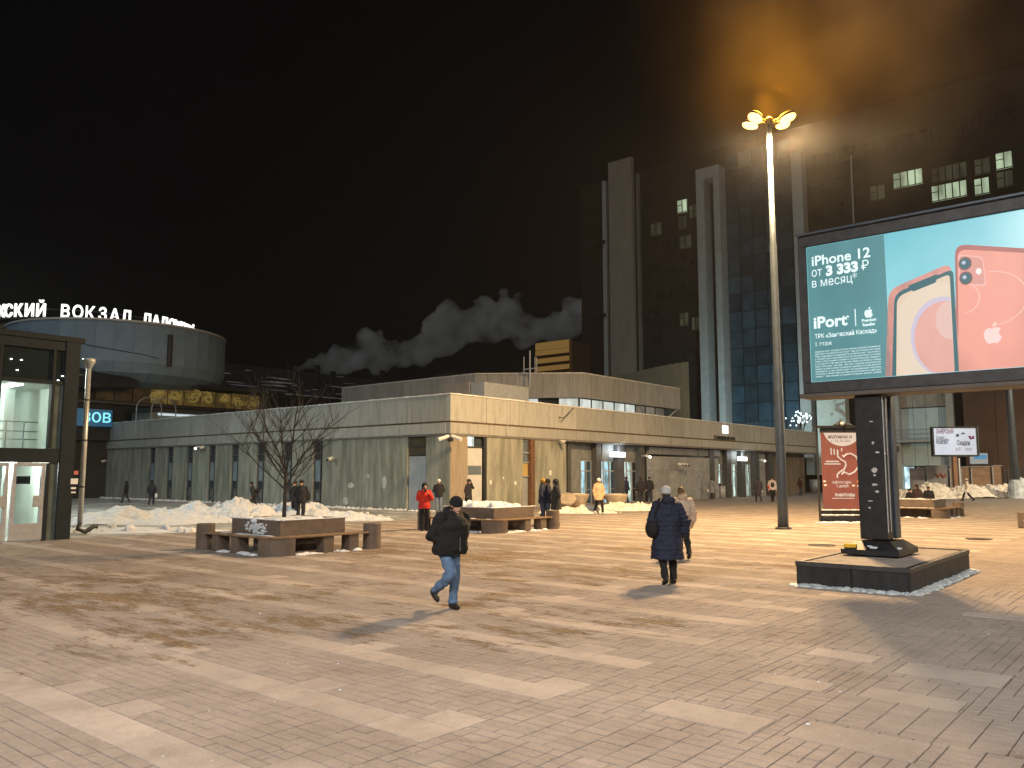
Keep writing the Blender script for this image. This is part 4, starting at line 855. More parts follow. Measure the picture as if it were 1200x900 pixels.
def apple(px, py, s, m, o):
    c = S2(px, py); P = [(0, .30), (.12, .36), (.27, .35), (.38, .26), (.29, .14), (.29, -.02), (.41, -.14), (.34, -.32), (.20, -.48), (.08, -.46), (0, -.43), (-.08, -.46), (-.20, -.48), (-.34, -.32), (-.42, -.08), (-.40, .14), (-.30, .31), (-.14, .36)]
    flat([(c[0] - a * s, c[1] + b * s) for a, b in P], 'emblem', m, o); flat([(c[0] - a * s, c[1] + b * s) for a, b in ((0, .40), (.03, .52), (.12, .62), (.2, .64), (.19, .54), (.12, .44), (.04, .39))], 'emblem_leaf', m, o)
stx = glow('screen_text', (.80, .95, .95), 1.1)
def bt(txt, px, py, pxe, size, bold=0, m=stx, name='lettering'): a = scr(px, py, .008); e = scr(pxe, py, .008); return place_text(txt, a, (0, -1, 0), size, m, bb, name, 0, bold, width=abs(a.y - e.y))
bt('iPhone 12', 951, 312, 1020, .30, .006); bt('от', 951, 325, 963, .28); bt('3 333', 968, 323, 1006, .29, .016); bt('₽', 1009, 317, 1018, .29)
bt('в месяц*', 951, 337.5, 1004, .27)
bt('iPort', 953.5, 385, 993, .34, .011); bt('*', 992, 378, 996, .2, .008)
MB().box(XB - .008, scr(1003, 370).y, scr(1003, 382).z, XB - .006, scr(1003, 370).y + .02, scr(1003, 362).z).build('divider', stx, bb)
apple(1018, 367, .20, stx, .008); bt('Premium', 1010, 377.5, 1027, .085, .003); bt('Reseller', 1011, 382.5, 1026, .085, .003)
bt('ТРК «Заневский Каскад»', 955, 397, 1028, .13, .002); bt('1 этаж', 955, 406, 974, .13)
words = 'акция действует при покупке смартфона в рассрочку подробности у продавцов магазина организатор оставляет за собой право изменить условия товар сертифицирован количество ограничено реклама'.split()
for k in range(11):
    s = ' '.join(rnd.choice(words) for _ in range(7)); bt(s, 955 + k * .1, 413.5 + k * 2.9, 1032 + k * .1, .05)
apple(1163.5, 392, .36, glow('apple_back', (.95, .68, .64), 1), .0075)
# column and foot
q = MB(); q.box(XB - .02, 4.90, .75, XB + .38, 5.43, Z0 - .1, .015); q.build('column', blackmetal, bb)
q = MB(); q.box(XB + .40, 4.97, .75, XB + .50, 5.36, Z0 - .1); q.box(XB + .52, 4.87, .75, XB + .82, 5.40, Z0 - .1, .01); q.build('rear_column', pole_m, bb)
MB().box(XB + .0, 4.885, .9, XB + .03, 4.897, Z0 - .1).box(XB + .2, 4.885, .9, XB + .23, 4.897, Z0 - .1).build('cable_strip', galv, bb)
q = MB(); q.loft([[(XB - .35, 4.62, .46), (XB + 1.05, 4.62, .46), (XB + 1.05, 5.72, .46), (XB - .35, 5.72, .46)], [(XB - .35, 4.62, .56), (XB + 1.05, 4.62, .56), (XB + 1.05, 5.72, .56), (XB - .35, 5.72, .56)], [(XB - .08, 4.85, .72), (XB + .88, 4.85, .72), (XB + .88, 5.5, .72), (XB - .08, 5.5, .72)]]); q.build('foot', blackmetal, bb)
MB().box(XB - .30, 5.44, .565, XB - .14, 5.68, .66, .02).build('yellow_cap', mat('yellow', (.6, .36, .02), .6, var=.2), bb)
q = MB()
for _ in range(14): q.blob((XB + rnd.uniform(-.2, .0), rnd.uniform(4.7, 5.4), .60), (rnd.uniform(.05, .14), rnd.uniform(.06, .18), rnd.uniform(.02, .06)), sub=2)
o = q.build('foot_snow', snow, bb, True); o['kind'] = 'stuff'
sticker = mat('sticker_scrap', (.45, .45, .44), .8, var=.4, vscale=30)
for k, (px, py, a, b) in enumerate(((1021, 494, .10, .03), (1023, 519, .06, .07), (1028, 530, .10, .05), (1024.5, 551, .14, .13), (1025, 568, .14, .06), (1028, 576, .10, .06), (1020, 587, .12, .03), (1037, 531, .04, .06), (1025, 557, .06, .05), (1019, 595, .05, .04))):
    g = onX(px, py, XB - .025); q = MB(); n_ = 9; q.loft([[(XB - .022 - dz, g.y + a / 2 * math.cos(t) * f_, g.z + b / 2 * math.sin(t) * f_) for t, f_ in [(6.283 * i_ / n_, rs) for i_, rs in enumerate([.7 + .3 * ((i_ * 37 + k * 11) % 7) / 7 for i_ in range(n_)])]] for dz in (0, .003)]); q.build('sticker_scrap', sticker, bb)
# plinth
pl = thing('plinth', (17.6, 5, 0), 'low dark clad plinth of the billboard with paved top and icy rim', 'plinth')
PX0, PX1, PY0, PY1 = 15.35, 20.0, 3.98, 5.95
MB().box(PX0 + .06, PY0 + .06, 0, PX1 - .06, PY1 - .06, .41).build('core', bed_m, pl)
MB().box(PX0 + .11, PY0 + .11, .411, PX1 - .11, PY1 - .11, .425).build('top_slab', paving_mat('plinth_top', True, (.36, .32, .29)), pl)
dark = mat('plinth_clad', (.015, .015, .017), .6, var=.5, vscale=7, bump=.4, streak=.15, stain=(6, (.10, .10, .11), .66, .5))
for a, b in ((PY0, PY0 + .98), (PY0 + .99, PY1)): MB().box(PX0, a, .0, PX0 + .05, b, .37, .005).build('side_panel', dark, pl); MB().box(PX1 - .05, a, 0, PX1, b, .37, .005).build('side_panel', dark, pl)
for k in range(5):
    a = PX0 + .055 + k * .908; MB().box(a, PY0, 0, a + .9, PY0 + .05, .37, .005).build('side_panel', dark, pl); MB().box(a, PY1 - .05, 0, a + .9, PY1, .37, .005).build('side_panel', dark, pl)
for (x0, y0_, x1, y1_) in ((PX0 - .015, PY0 - .015, PX0 + .10, PY1 + .015), (PX1 - .10, PY0 - .015, PX1 + .015, PY1 + .015), (PX0 + .102, PY0 - .015, PX1 - .102, PY0 + .10), (PX0 + .102, PY1 - .10, PX1 - .102, PY1 + .015)): MB().box(x0, y0_, .36, x1, y1_, .445, .006).build('edge_cap', darkmetal, pl)
icem = mat('ice_rim', (.42, .46, .48), .45, var=.35, vscale=9, bump=.9, bscale=25)
def fringe(segs, name, label, m=icem, n=90, w=.10, h=.05, parent=None):
    q = MB()
    for (ax, ay, bx_, by_) in segs:
        L_ = math.hypot(bx_ - ax, by_ - ay)
        for _ in range(int(n * L_ / 4)):
            t = rnd.random(); k = rnd.random(); q.blob((ax + (bx_ - ax) * t + rnd.gauss(0, w * .5), ay + (by_ - ay) * t + rnd.gauss(0, w * .5), .0), (rnd.uniform(.04, .17), rnd.uniform(.04, .14), h * rnd.uniform(.3, 1.3)), sub=2)
    o = q.build(name, m, parent, True); o['kind'] = 'stuff'
    if not parent: o['label'] = label; o['category'] = 'ice'
    return o
fringe([(PX0 - .03, PY0, PX0 - .03, PY1), (PX0, PY0 - .03, PX1, PY0 - .03)], 'ice_rim', 'crusty grey ice along the foot of the billboard plinth', n=150, h=.045)
# ------------------------------------------------------------------ poster stand
cam_r = Vector((math.sin(HEAD), -math.cos(HEAD), 0)); cam_f = Vector((math.cos(HEAD), math.sin(HEAD), 0))
class Face:
    """local frame of an upright board: origin on the ground, x to the right, y up, z towards the square"""
    def __init__(s, px0, px1, pyb, dist=None, tilt=0):
        a = G(px0, pyb) if dist is None else atD(px0, pyb, dist); s.o = Vector((a.x, a.y, 0)); s.r = Matrix.Rotation(tilt, 3, 'Z') @ cam_r; s.n = Vector((-s.r.y, s.r.x, 0)) * -1
        if s.n.dot(cam_f) > 0: s.n = -s.n
        zc = s.o.dot(cam_f); s.z = zc; s.w = (px1 - px0) * zc / FPX
    def pt(s, px, py, off=0):
        d = Vector(ray(px, py)) ; den = d.dot(s.n); t = (s.o - Vector((0, 0, CAM_H))).dot(s.n) / den; return Vector((0, 0, CAM_H)) + d * t + s.n * off
    def slab(s, px0, py0, px1, py1, o0, o1, name, m, par, bev=0):
        a = s.pt(px0, py0); b = s.pt(px1, py1); x0 = (a - s.o).dot(s.r); x1 = (b - s.o).dot(s.r); z0_, z1_ = max(min(a.z, b.z), 0), max(a.z, b.z)
        q = MB(); q.loft([[s.o + s.r * x + s.n * o_ + Vector((0, 0, z_)) for x, o_ in ((x0, o0), (x1, o0), (x1, o1), (x0, o1))] for z_ in (z0_, z1_)]); return q.build(name, m, par)
    def text(s, t, px, py, pxe, size, m, par, off=.02, bold=0, name='lettering'): a = s.pt(px, py, off); b = s.pt(pxe, py, off); return place_text(t, a, s.r, size, m, par, name, 0, bold, width=(b - a).length)
    def line(s, pts, rad, off, name, m, par): q = MB(); q.tube([s.pt(px, py, off) for px, py in pts], rad, 6); return q.build(name, m, par)
F_ = Face(958, 1013, 612.5); ps = thing('poster_stand', F_.o, 'backlit red clinic poster in a dark ornate stand left of the billboard column', 'poster stand')
F_.slab(956.5, 500.5, 961.5, 612.5, -.12, .10, 'side_post', blackmetal, ps); F_.slab(1012, 500.5, 1017, 612.5, -.12, .10, 'side_post', blackmetal, ps)
F_.slab(961.5, 500.5, 1012, 507, -.12, .10, 'top_rail', blackmetal, ps); F_.slab(961.5, 598.5, 1012, 602, -.12, .08, 'mid_rail', blackmetal, ps); F_.slab(961.5, 602, 1012, 610, -.06, .02, 'kick_panel', darkmetal, ps); F_.slab(961.5, 610, 1012, 612.4, -.12, .12, 'bottom_rail', blackmetal, ps)
F_.slab(954.5, 499, 1019, 501.5, -.16, .14, 'cornice', blackmetal, ps)
q = MB()
for dx, rr in ((0, .17), (-4.2, .10), (4.2, .10), (8.4, .11), (-8, .06), (12, .06)):
    c = F_.pt(985.5 + dx, 499.3 - rr * 12, 0); q.blob(c + Vector((0, 0, 0)), (rr, rr, rr), sub=2)
q.build('crest', blackmetal, ps); q = MB(); c = F_.pt(985.5, 497, .15); q.blob(c, (.09, .09, .09), sub=2); q.build('clock_emblem', mat('emblem_grey', (.4, .4, .4), .5), ps)
pred = glow('poster_red', (.43, .085, .045), .85, 1.2, .8); pcr = glow('poster_cream', (.85, .66, .5), .9); pdk = glow('poster_ink', (.16, .05, .04), .8)
F_.slab(961.5, 507, 1012, 598.5, -.02, .01, 'poster', pred, ps)
q = MB(); c = F_.pt(986.5, 503, .014); pts_ = [c + F_.r * (-.82 * math.cos(t)) * 1.0 + Vector((0, 0, -.73 * math.sin(t))) for t in [math.pi * k / 20 for k in range(21)]]
zt_ = F_.pt(986, 507.2).z; pts_ = [Vector((p.x, p.y, min(p.z, zt_))) for p in pts_]; q.add([tuple(p) for p in pts_], [tuple(range(len(pts_)))]); q.build('poster_cap', pcr, ps)
F_.text('МЕДПОМОЩЬ 24', 970, 513.5, 998, .16, pdk, ps, bold=.006); F_.text('т. 33-32-203', 973.5, 518, 995.5, .15, pdk, ps)
F_.line([(981, 527), (981.5, 535), (986, 539), (990, 541), (991, 545), (989, 550), (984, 553), (981, 556), (981, 560)], .035, .03, 'line_drawing', pcr, ps)
F_.line([(987, 533), (988, 535.5), (992, 532), (997, 531.5), (1003, 535), (1006, 542), (1005, 548), (1001, 553), (995, 556), (989, 553), (986, 556)], .035, .03, 'line_drawing', pcr, ps)
for a, b, c_, d_ in ((977, 526, 977.5, 533), (973.5, 525, 974, 533), (986, 525, 986, 529)): F_.line([(a, b), (c_, d_)], .025, .03, 'line_drawing', pcr, ps)
F_.slab(967.5, 540, 983, 541.6, .012, .02, 'printed_bar', pcr, ps); F_.slab(966, 543, 985, 544.4, .012, .02, 'printed_bar', pcr, ps)
F_.text('ЖДЁМ ВАС ЗДЕСЬ', 975, 566.5, 998, .13, pcr, ps, bold=.004); F_.text('7 ДНЕЙ', 980, 571, 994, .13, pcr, ps, bold=.004); F_.text('РАБОТАЕМ', 978.5, 581.5, 1001.5, .15, pcr, ps, bold=.01); F_.slab(975, 583.5, 1001, 584.4, .012, .02, 'printed_bar', pcr, ps)
for k, (a, b, m) in enumerate(((966, 564, 'paper'), (967, 568.5, 'paper'), (1006, 564, 'yl'), (1006, 569.5, 'paper'), (1000, 569, 'paper'))): F_.slab(a - 1.6, b - .9, a + 1.6, b + .9, .012, .022, 'sticker', mat('yl', (.7, .4, .05), .6) if m == 'yl' else mat('paper', (.62, .62, .6)), ps)
q = MB()
for k in range(26):
    c = F_.pt(964 + k * 1.9, 603.5, rnd.uniform(-.02, .08)); q.blob(c, (.09, .09, rnd.uniform(.02, .06)), sub=2); c = F_.pt(964 + k * 1.9, 597.6, .05); q.blob(c, (.07, .05, rnd.uniform(.015, .05)), sub=2); c = F_.o + F_.r * (k * .075) + F_.n * rnd.uniform(.05, .3); q.blob((c.x, c.y, 0), (.14, .14, rnd.uniform(.03, .08)), sub=2)
o = q.build('snow_cap', snow, ps, True); o['kind'] = 'stuff'
# ------------------------------------------------------------------ white landscape billboard and smaller sign at the back right
F2 = Face(1090, 1148, 582); b2 = thing('landscape_billboard', F2.o, 'white backlit landscape billboard with a handwritten look on a brown post', 'billboard')
F2.slab(1092, 500, 1146.5, 535, -.4, .0, 'casing', blackmetal, b2); F2.slab(1094, 502, 1144.5, 533, .0, .06, 'screen', glow('white_screen', (.62, .66, .74), 1.0, .35, .85), b2)
F2.slab(1146.6, 499, 1148, 534, -.7, -.1, 'side_edge', pole_m, b2)
F2.slab(1117, 535, 1124.5, 583, -.35, -.05, 'post', mat('brown_post', (.22, .12, .07), .7), b2); F2.slab(1125, 537, 1126.2, 583, -.2, -.05, 'cable_tube', galv, b2)
ink = glow('screen_ink', (.06, .06, .09), .6)
F2.text('ЗАНЕВСКИЙ', 1096.5, 508, 1117, .55, glow('ink_red', (.25, .06, .1), .7), b2, .08, .02); F2.text('Весенние', 1096.5, 514, 1106, .4, ink, b2, .08); F2.text('распродажи', 1096.5, 517, 1111, .4, ink, b2, .08, .01); F2.text('каждый день', 1096.5, 520, 1110, .4, ink, b2, .08, .01)
F2.text('Скидки', 1121, 521.5, 1136, .6, ink, b2, .08, .02); F2.text('до 50', 1119.5, 528, 1125, .4, ink, b2, .08); F2.text('после', 1131, 528, 1138, .4, ink, b2, .08)
F2.line([(1135, 511), (1137, 514), (1140, 513.5), (1139, 511)], .12, .08, 'drawn_cup', glow('ink_red', (.25, .06, .1)), b2); F2.line([(1120, 510), (1121.5, 510.5), (1121, 509)], .16, .08, 'drawn_dot', ink, b2); F2.line([(1126, 509), (1128, 507), (1129, 508.5), (1130, 508.2)], .06, .08, 'drawn_line', ink, b2)
F3 = Face(1138, 1159, 580); b3 = thing('shop_sign', F3.o, 'small white sign with a blue emblem behind the fence', 'sign')
F3.slab(1138, 531, 1158, 543.5, -.3, 0, 'panel', glow('sign_soft', (.36, .36, .34), .8), b3); F3.slab(1141, 533, 1156, 538, .02, .06, 'emblem', glow('emblem_blue', (.05, .25, .45), .9), b3); F3.slab(1139.5, 543.5, 1140.8, 581, -.2, 0, 'post', darkmetal, b3); F3.slab(1155, 543.5, 1156.3, 581, -.2, 0, 'post', darkmetal, b3)
# fence panels
fm = [mat('fence_grey', (.20, .20, .21), .7, var=.25, vscale=.8, bump=.3), mat('fence_brown', (.22, .14, .09), .75, var=.25, vscale=.8, bump=.3, streak=5)]
fn = thing('site_fence', G(1130, 580.5), 'row of grey and brown fence panels behind the snow heaps', 'fence')
Ff = Face(1060, 1185, 580.5)
for k, (a, b, t, m) in enumerate(((1066, 1085, 549, 0), (1086, 1112, 546, 0), (1113, 1117, 547, 1), (1126, 1137, 547.5, 1), (1138, 1162, 547, 1), (1163, 1175, 546, 1))):
    p = Ff.slab(a, t, b, 582, -.1, 0, 'fence_panel', fm[m], fn, ); Ff.slab(a, t - .8, b, t - .2, -.16, .06, 'top_rail', greymetal, fn)
    Ff.slab(a + .1, t + 1, a + 1, 582, .01, .1, 'fence_post', greymetal, fn)
Ff.line([(1096, 556), (1099, 559), (1102, 555), (1105, 559), (1108, 556)], .12, .05, 'graffiti', mat('graffiti_red', (.3, .08, .06), .7), fn)
for a in (1177, 1181, 1186, 1195, 1199): Ff.slab(a, 549, a + .8, 582, 0, .1, 'fence_post', darkmetal, fn)
Ff.slab(1176, 551, 1203, 552, -.02, .04, 'top_rail', darkmetal, fn)
# right hand lamp pole with a white lamp
rp = thing('flood_mast', G(1191, 584), 'slender grey mast with cold white lights at the right edge', 'mast'); g = rp.location; gt = atD(1180, 440, 113)
tt = onX(1182, 440, g.x); MB().tube([g + Vector((0, 0, .0)), Vector((g.x, g.y, 17))], [.36, .2], 12).build('mast', pole_m, rp, True); MB().lathe((g.x, g.y, 0), [(.7, 0), (.6, 1.0), (.4, 1.6)], 14).build('mast_foot', mat('grafitti_foot', (.35, .4, .45), .7, var=.5, vscale=2), rp)
p = atD(1197, 480, 88); rp2 = thing('wall_floodlight', (p.x, p.y, p.z), 'bright round cold floodlight at the right edge', 'floodlight'); MB().blob(p, (.6, .6, .6), sub=2).build('lens', glow('flood_cold', (.7, .95, 1), 10), rp2); MB().tube([(p.x + 1, p.y, 0), (p.x + 1, p.y, p.z)], .2, 8).build('pole', pole_m, rp2)
p = atD(1196, 533, 88); st = thing('strip_sign', (p.x, p.y, p.z), 'horizontal cold white light strip at the right edge', 'light'); q = MB(); q.tube([p - cam_r * 1.0, p + cam_r * 3], .32, 8); q.build('tube', glow('strip_cold', (.6, .85, 1), 3), st); q = MB(); q.tube([p + cam_r, Vector((p.x, p.y, 0)) + cam_r], .15, 6); q.build('post', pole_m, st)
# ------------------------------------------------------------------ planters with bench rings
brownstone = mat('brown_stone', (.115, .085, .065), .6, var=.22, vscale=4, bump=.25, bscale=40, randv=.12)
wood = mat('wet_wood', (.16, .10, .055), .6, var=.35, vscale=6, bump=.3)
soil = mat('soil', (.05, .035, .025), .9, var=.4)
def planter(x, y, label, sw=2.0, sb=2.6, h=.86, zb=.42, snowh=.1, detail=True, full=True):
    """x,y: corner of the box nearest the camera; the box runs to +x, +y; bench on the two near sides"""
    t = thing('bench_planter', (x, y, 0), label, 'planter', 'square stone planters with bench rings')
    q = .07
    for (a, b, c_, d_) in ((x, y, x + sw, y + q), (x, y + q + .003, x + q, y + sb), (x + q + .003, y + sb - q, x + sw, y + sb), (x + sw - q, y + q + .003, x + sw, y + sb - q - .003)): MB().box(a, b, zb, c_, d_, h, .006).build('side_slab', brownstone, t)
    MB().box(x + .5, y + .5, 0, x + sw - .3, y + sb - .3, zb).build('pedestal', brownstone, t)
    MB().box(x + q, y + q, zb + .1, x + sw - q, y + sb - q, h - .08).build('soil', soil, t)
    qq = MB()
    qq.blob((x + sw / 2, y + sb / 2, h - .08), (sw * .46, sb * .46, snowh + .02), sub=3)
    for _ in range(26): qq.blob((x + rnd.uniform(.15, sw - .15), y + rnd.uniform(.15, sb - .15), h - .05), (rnd.uniform(.1, .3), rnd.uniform(.1, .3), snowh * rnd.uniform(.4, 1.1)), sub=2)
    for k in range(16): qq.blob((x + .035, y + k / 15 * sb, h), (.05, rnd.uniform(.06, .16), .02), sub=2); qq.blob((x + k / 15 * sw, y + .035, h), (rnd.uniform(.06, .16), .05, .02), sub=2)
    o = qq.build('snow_cap', snow, t, True); o['kind'] = 'stuff'
    # bench ring
    w_ = .42; ox, oy = x - .62, y - .62
    for k in range(3):
        a = ox + k * w_ / 3; MB().box(a, y - .12, .43, a + w_ / 3 - .015, y + sb + .35, .475, .006).build('bench_slat', wood, t)
        b = oy + k * w_ / 3; MB().box(x - .12, b, .43, x + sw + .35, b + w_ / 3 - .015, .475, .006).build('bench_slat', wood, t)
    cc = (x - .12, y - .12)
    for k in range(3):
        r0, r1 = .5 - k * w_ / 3, .5 - (k + 1) * w_ / 3 + .015; n_ = 6; pts_ = [(cc[0] - r0 * math.cos(R(90) * i_ / n_) + .0, cc[1] - r0 * math.sin(R(90) * i_ / n_)) for i_ in range(n_ + 1)] + [(cc[0] - r1 * math.cos(R(90) * i_ / n_), cc[1] - r1 * math.sin(R(90) * i_ / n_)) for i_ in range(n_, -1, -1)]
        MB().poly(pts_, .432, .473).build('bench_slat', wood, t)
    # curved front block, low legs, tall round end bollards
    n_ = 8; cc2 = (x + .02, y + .02); pts_ = [(cc2[0] - .66 * math.cos(R(90) * i_ / n_), cc2[1] - .66 * math.sin(R(90) * i_ / n_)) for i_ in range(n_ + 1)] + [(cc2[0], cc2[1])]
    MB().poly(pts_, 0, .425).build('front_block', brownstone, t)
    for f_ in (.55, .95):
        MB().box(ox + .03, y + sb * f_ - .2, 0, ox + w_ - .03, y + sb * f_ + .12, .425, .01).build('leg', brownstone, t); MB().box(x + sw * f_ - .2, oy + .03, 0, x + sw * f_ + .12, oy + w_ - .03, .425, .01).build('leg', brownstone, t)
    MB().lathe((ox + .2, y + sb + .62, 0), [(.25, 0), (.25, .68), (.235, .70)], 20).build('end_bollard', brownstone, t); MB().lathe((x + sw + .62, oy + .2, 0), [(.25, 0), (.25, .68), (.235, .70)], 20).build('end_bollard', brownstone, t)
    qq = MB()
    for _ in range(50):
        if rnd.random() < .5: qq.blob((ox + rnd.uniform(-.05, .3), y + rnd.random() * sb, 0), (rnd.uniform(.05, .16), rnd.uniform(.05, .2), rnd.uniform(.02, .07)), sub=2)
        else: qq.blob((x + rnd.random() * sw, oy + rnd.uniform(-.05, .3), 0), (rnd.uniform(.05, .2), rnd.uniform(.05, .16), rnd.uniform(.02, .07)), sub=2)
    for _ in range(14): qq.blob((ox + rnd.uniform(.25, .4), y + rnd.random() * sb, .478), (.06, rnd.uniform(.1, .25), .015), sub=2)
    o = qq.build('foot_snow', snow, t, True); o['kind'] = 'stuff'
    return t
fb = G(322, 652.5); planter(fb.x + .45, fb.y + .45, 'brown stone planter with bare tree and bench, nearest on the left', 2.1, 2.3)
P1 = (fb.x + .45, fb.y + .45)
q = MB()
for _ in range(60): q.blob((P1[0] - .0, P1[1] + 1.15 + max(-.5, min(.5, rnd.gauss(0, .22))), .63 + max(-.13, min(.13, rnd.gauss(0, .07)))), (rnd.uniform(.008, .022), rnd.uniform(.03, .12), rnd.uniform(.02, .06)), sub=2)
tag(q.build('snow_splat', snow, None, True), 'snow stuck on the left face of the tree planter', 'snow')
fb2 = G(580, 625.5); planter(fb2.x + .45, fb2.y + .45, 'snow topped stone planter with bench, in front of the station corner', 2.3, 2.5, snowh=.26)
g = G(1104, 608); planter(g.x + .5, g.y + .4, 'stone planter with snowy bench ring right of the billboard column', 2.2, 4.0, snowh=.08)
# conical concrete bowls
bowlm = mat('bowl_concrete', (.34, .28, .21), .8, var=.2, vscale=3, bump=.4)
def bowl(px, py, r, label):
    g = G(px, py); t = thing('bowl_planter', g, label, 'planter', 'round concrete bowl planters by the entrance')
    MB().lathe(g, [(r * .5, 0), (r * .56, .10), (r, .80), (r * 1.01, .90), (r * .9, .90), (r * .86, .8), (.02, .78)], 28, False).build('bowl', bowlm, t, True)
    q = MB(); q.blob((g.x, g.y, .84), (r * .84, r * .84, .10), sub=3); q.build('snow_top', snow_dirty, t, True); return t
bowl(678, 596.5, .66, 'round concrete bowl planter left of the walking woman'); bowl(722, 597, .72, 'larger round concrete bowl planter right of the walking woman'); 
g = G(664, 597); t = thing('bowl_planter', g, 'tipped pale bowl planter leaning beside the other bowls', 'planter', 'round concrete bowl planters by the entrance'); q = MB(); q.lathe((0, 0, 0), [(.22, 0), (.3, .1), (.58, .62), (.54, .64), (.02, .55)], 22, False); o = q.build('bowl', bowlm, None, True); o.parent = t; o.rotation_euler = (R(20), R(-28), 0); o.location = (0, 0, .15)
# ------------------------------------------------------------------ snow heaps
def heap(cx, cy, rx, ry, h, label, m=snow, seed=0, rot=0, n=64):
    q = MB(); vs = {}
    for i_ in range(n + 1):
        for j_ in range(n + 1):
            u = i_ / n * 2 - 1; v = j_ / n * 2 - 1; rr = math.hypot(u, v) * (1 + .28 * mnoise.noise(Vector((u * 1.5 + seed, v * 1.5, 3)))); base_ = max(0, 1 - rr ** 1.7)
            hh = base_ * (0.55 + .75 * (mnoise.fractal(Vector((u * rx * .5 + seed, v * ry * .5, seed)), 1, 2, 5) + .35)) + base_ ** .5 * (.16 * mnoise.fractal(Vector((u * rx * 2.2, v * ry * 2.2, seed)), .8, 2, 4) + .10 * abs(mnoise.noise(Vector((u * rx * 5, v * ry * 5, seed)))))
            x = u * rx; y = v * ry; X = cx + x * math.cos(rot) - y * math.sin(rot); Y = cy + x * math.sin(rot) + y * math.cos(rot)
            vs[i_, j_] = len(q.v); q.v.append((X, Y, max(-.05, h * hh - .03)))
    for i_ in range(n):
        for j_ in range(n):
            a = [vs[i_, j_], vs[i_ + 1, j_], vs[i_ + 1, j_ + 1], vs[i_, j_ + 1]]
            if max(q.v[k_][2] for k_ in a) > -.04: q.f.append(tuple(a)); q.m.append(0)
    r_ = random.Random(seed)
    for _ in range(20):
        t_ = r_.uniform(0, 6.283); k_ = r_.uniform(.35, 1.02); x = rx * k_ * math.cos(t_); y = ry * k_ * math.sin(t_); s_ = r_.uniform(.03, .12) * (1 if rx < 5 else 1.8)
        i_ = int((x / rx + 1) / 2 * n); j_ = int((y / ry + 1) / 2 * n); zz = q.v[vs[min(max(i_, 0), n), min(max(j_, 0), n)]][2]
        q.blob((cx + x * math.cos(rot) - y * math.sin(rot), cy + x * math.sin(rot) + y * math.cos(rot), max(zz, 0) + s_ * .2), (s_ * r_.uniform(.7, 1.5), s_ * r_.uniform(.7, 1.4), s_ * .8), Matrix.Rotation(r_.uniform(0, 3), 3, 'X'), 1)
    q.fix = False
    return tag(q.build('snow_heap', m, None, False), label, 'snow heap', 'heaps of cleared snow')
def H_at(px, py, rx, ry, h, label, m=snow, seed=0, rot=HEAD - R(90)): g = G(px, py); return heap(g.x, g.y, rx, ry, h, label, m, seed, rot)
H_at(278, 609, 2.4, 1.5, 1.15, 'tallest white snow heap behind the tree planter', snow, 1)
H_at(165, 612, 4.2, 2.0, .62, 'long low snow heap right of the drainpipe', snow, 5)
H_at(215, 606, 2.8, 1.6, .72, 'middle snow heap below the wall floodlight', snow, 9)
H_at(395, 609, 2.6, 1.1, .50, 'flat snow heap right of the tree planter', snow, 12)
H_at(140, 622, 5.0, 1.6, .16, 'thin spread of snow in front of the long heap', snow, 15)
H_at(345, 607, 2.2, 1.3, .9, 'snow heap hidden partly by the tree planter', snow, 19)
H_at(730, 598, 2.2, 1.0, .55, 'crumbly snow heap beside the larger bowl', snow_dirty, 21); H_at(678, 601, 2.4, .8, .45, 'low crumbly snow heap beside the left bowl', snow_dirty, 25)
H_at(1165, 583, 7, 2.2, 1.25, 'long yellow lit snow heap before the brown fence', snow_dirty, 31); H_at(1098, 583, 4.5, 1.8, 1.15, 'snow heap before the grey fence panels', snow_dirty, 35); H_at(1078, 584, 3.2, 1.3, .95, 'small snow heap behind the seated people', snow_dirty, 37); H_at(1186, 583, 4, 1.5, 1.5, 'greyish snow heap behind the right mast', snow, 39)
fringe([(BX - .3, BY + 1, BX - .3, 76)], 'wall_snow', 'line of snow along the foot of the left wall', snow, n=40, w=.5, h=.10)
# ------------------------------------------------------------------ small things
def bin_(px, py, label, m, r=.28, h=.9):
    g = G(px, py); t = thing('litter_bin', g, label, 'bin', 'litter bins'); MB().lathe(g, [(r * .85, 0), (r, .05), (r, h), (r * .8, h + .02)], 16).build('drum', m, t, True); MB().lathe(g, [(r + .03, h - .02), (r + .03, h + .05), (r * .75, h + .05), (r * .75, h - .05)], 16, False).build('rim', blackmetal, t); return t
bin_(846, 583.5, 'pale litter bin beside the second entrance', greymetal, .35, 1.1); bin_(842, 583, 'brown litter bin left of the pale bin', rust, .35, 1.2); bin_(955, 577, 'grey litter bin at the end of the station wall', greymetal, .6, 1.5)
gk = G(1197, 619); t = thing('bench_end', (gk.x, gk.y, 0), 'dark end of a low bench cut by the right edge', 'bench'); MB().box(gk.x, gk.y - 1.2, 0, gk.x + .4, gk.y + .12, .62, .03).build('block', brownstone, t); MB().box(gk.x - .02, gk.y - 1.1, .25, gk.x + .0, gk.y - .1, .33).build('snow_edge', snow, t)
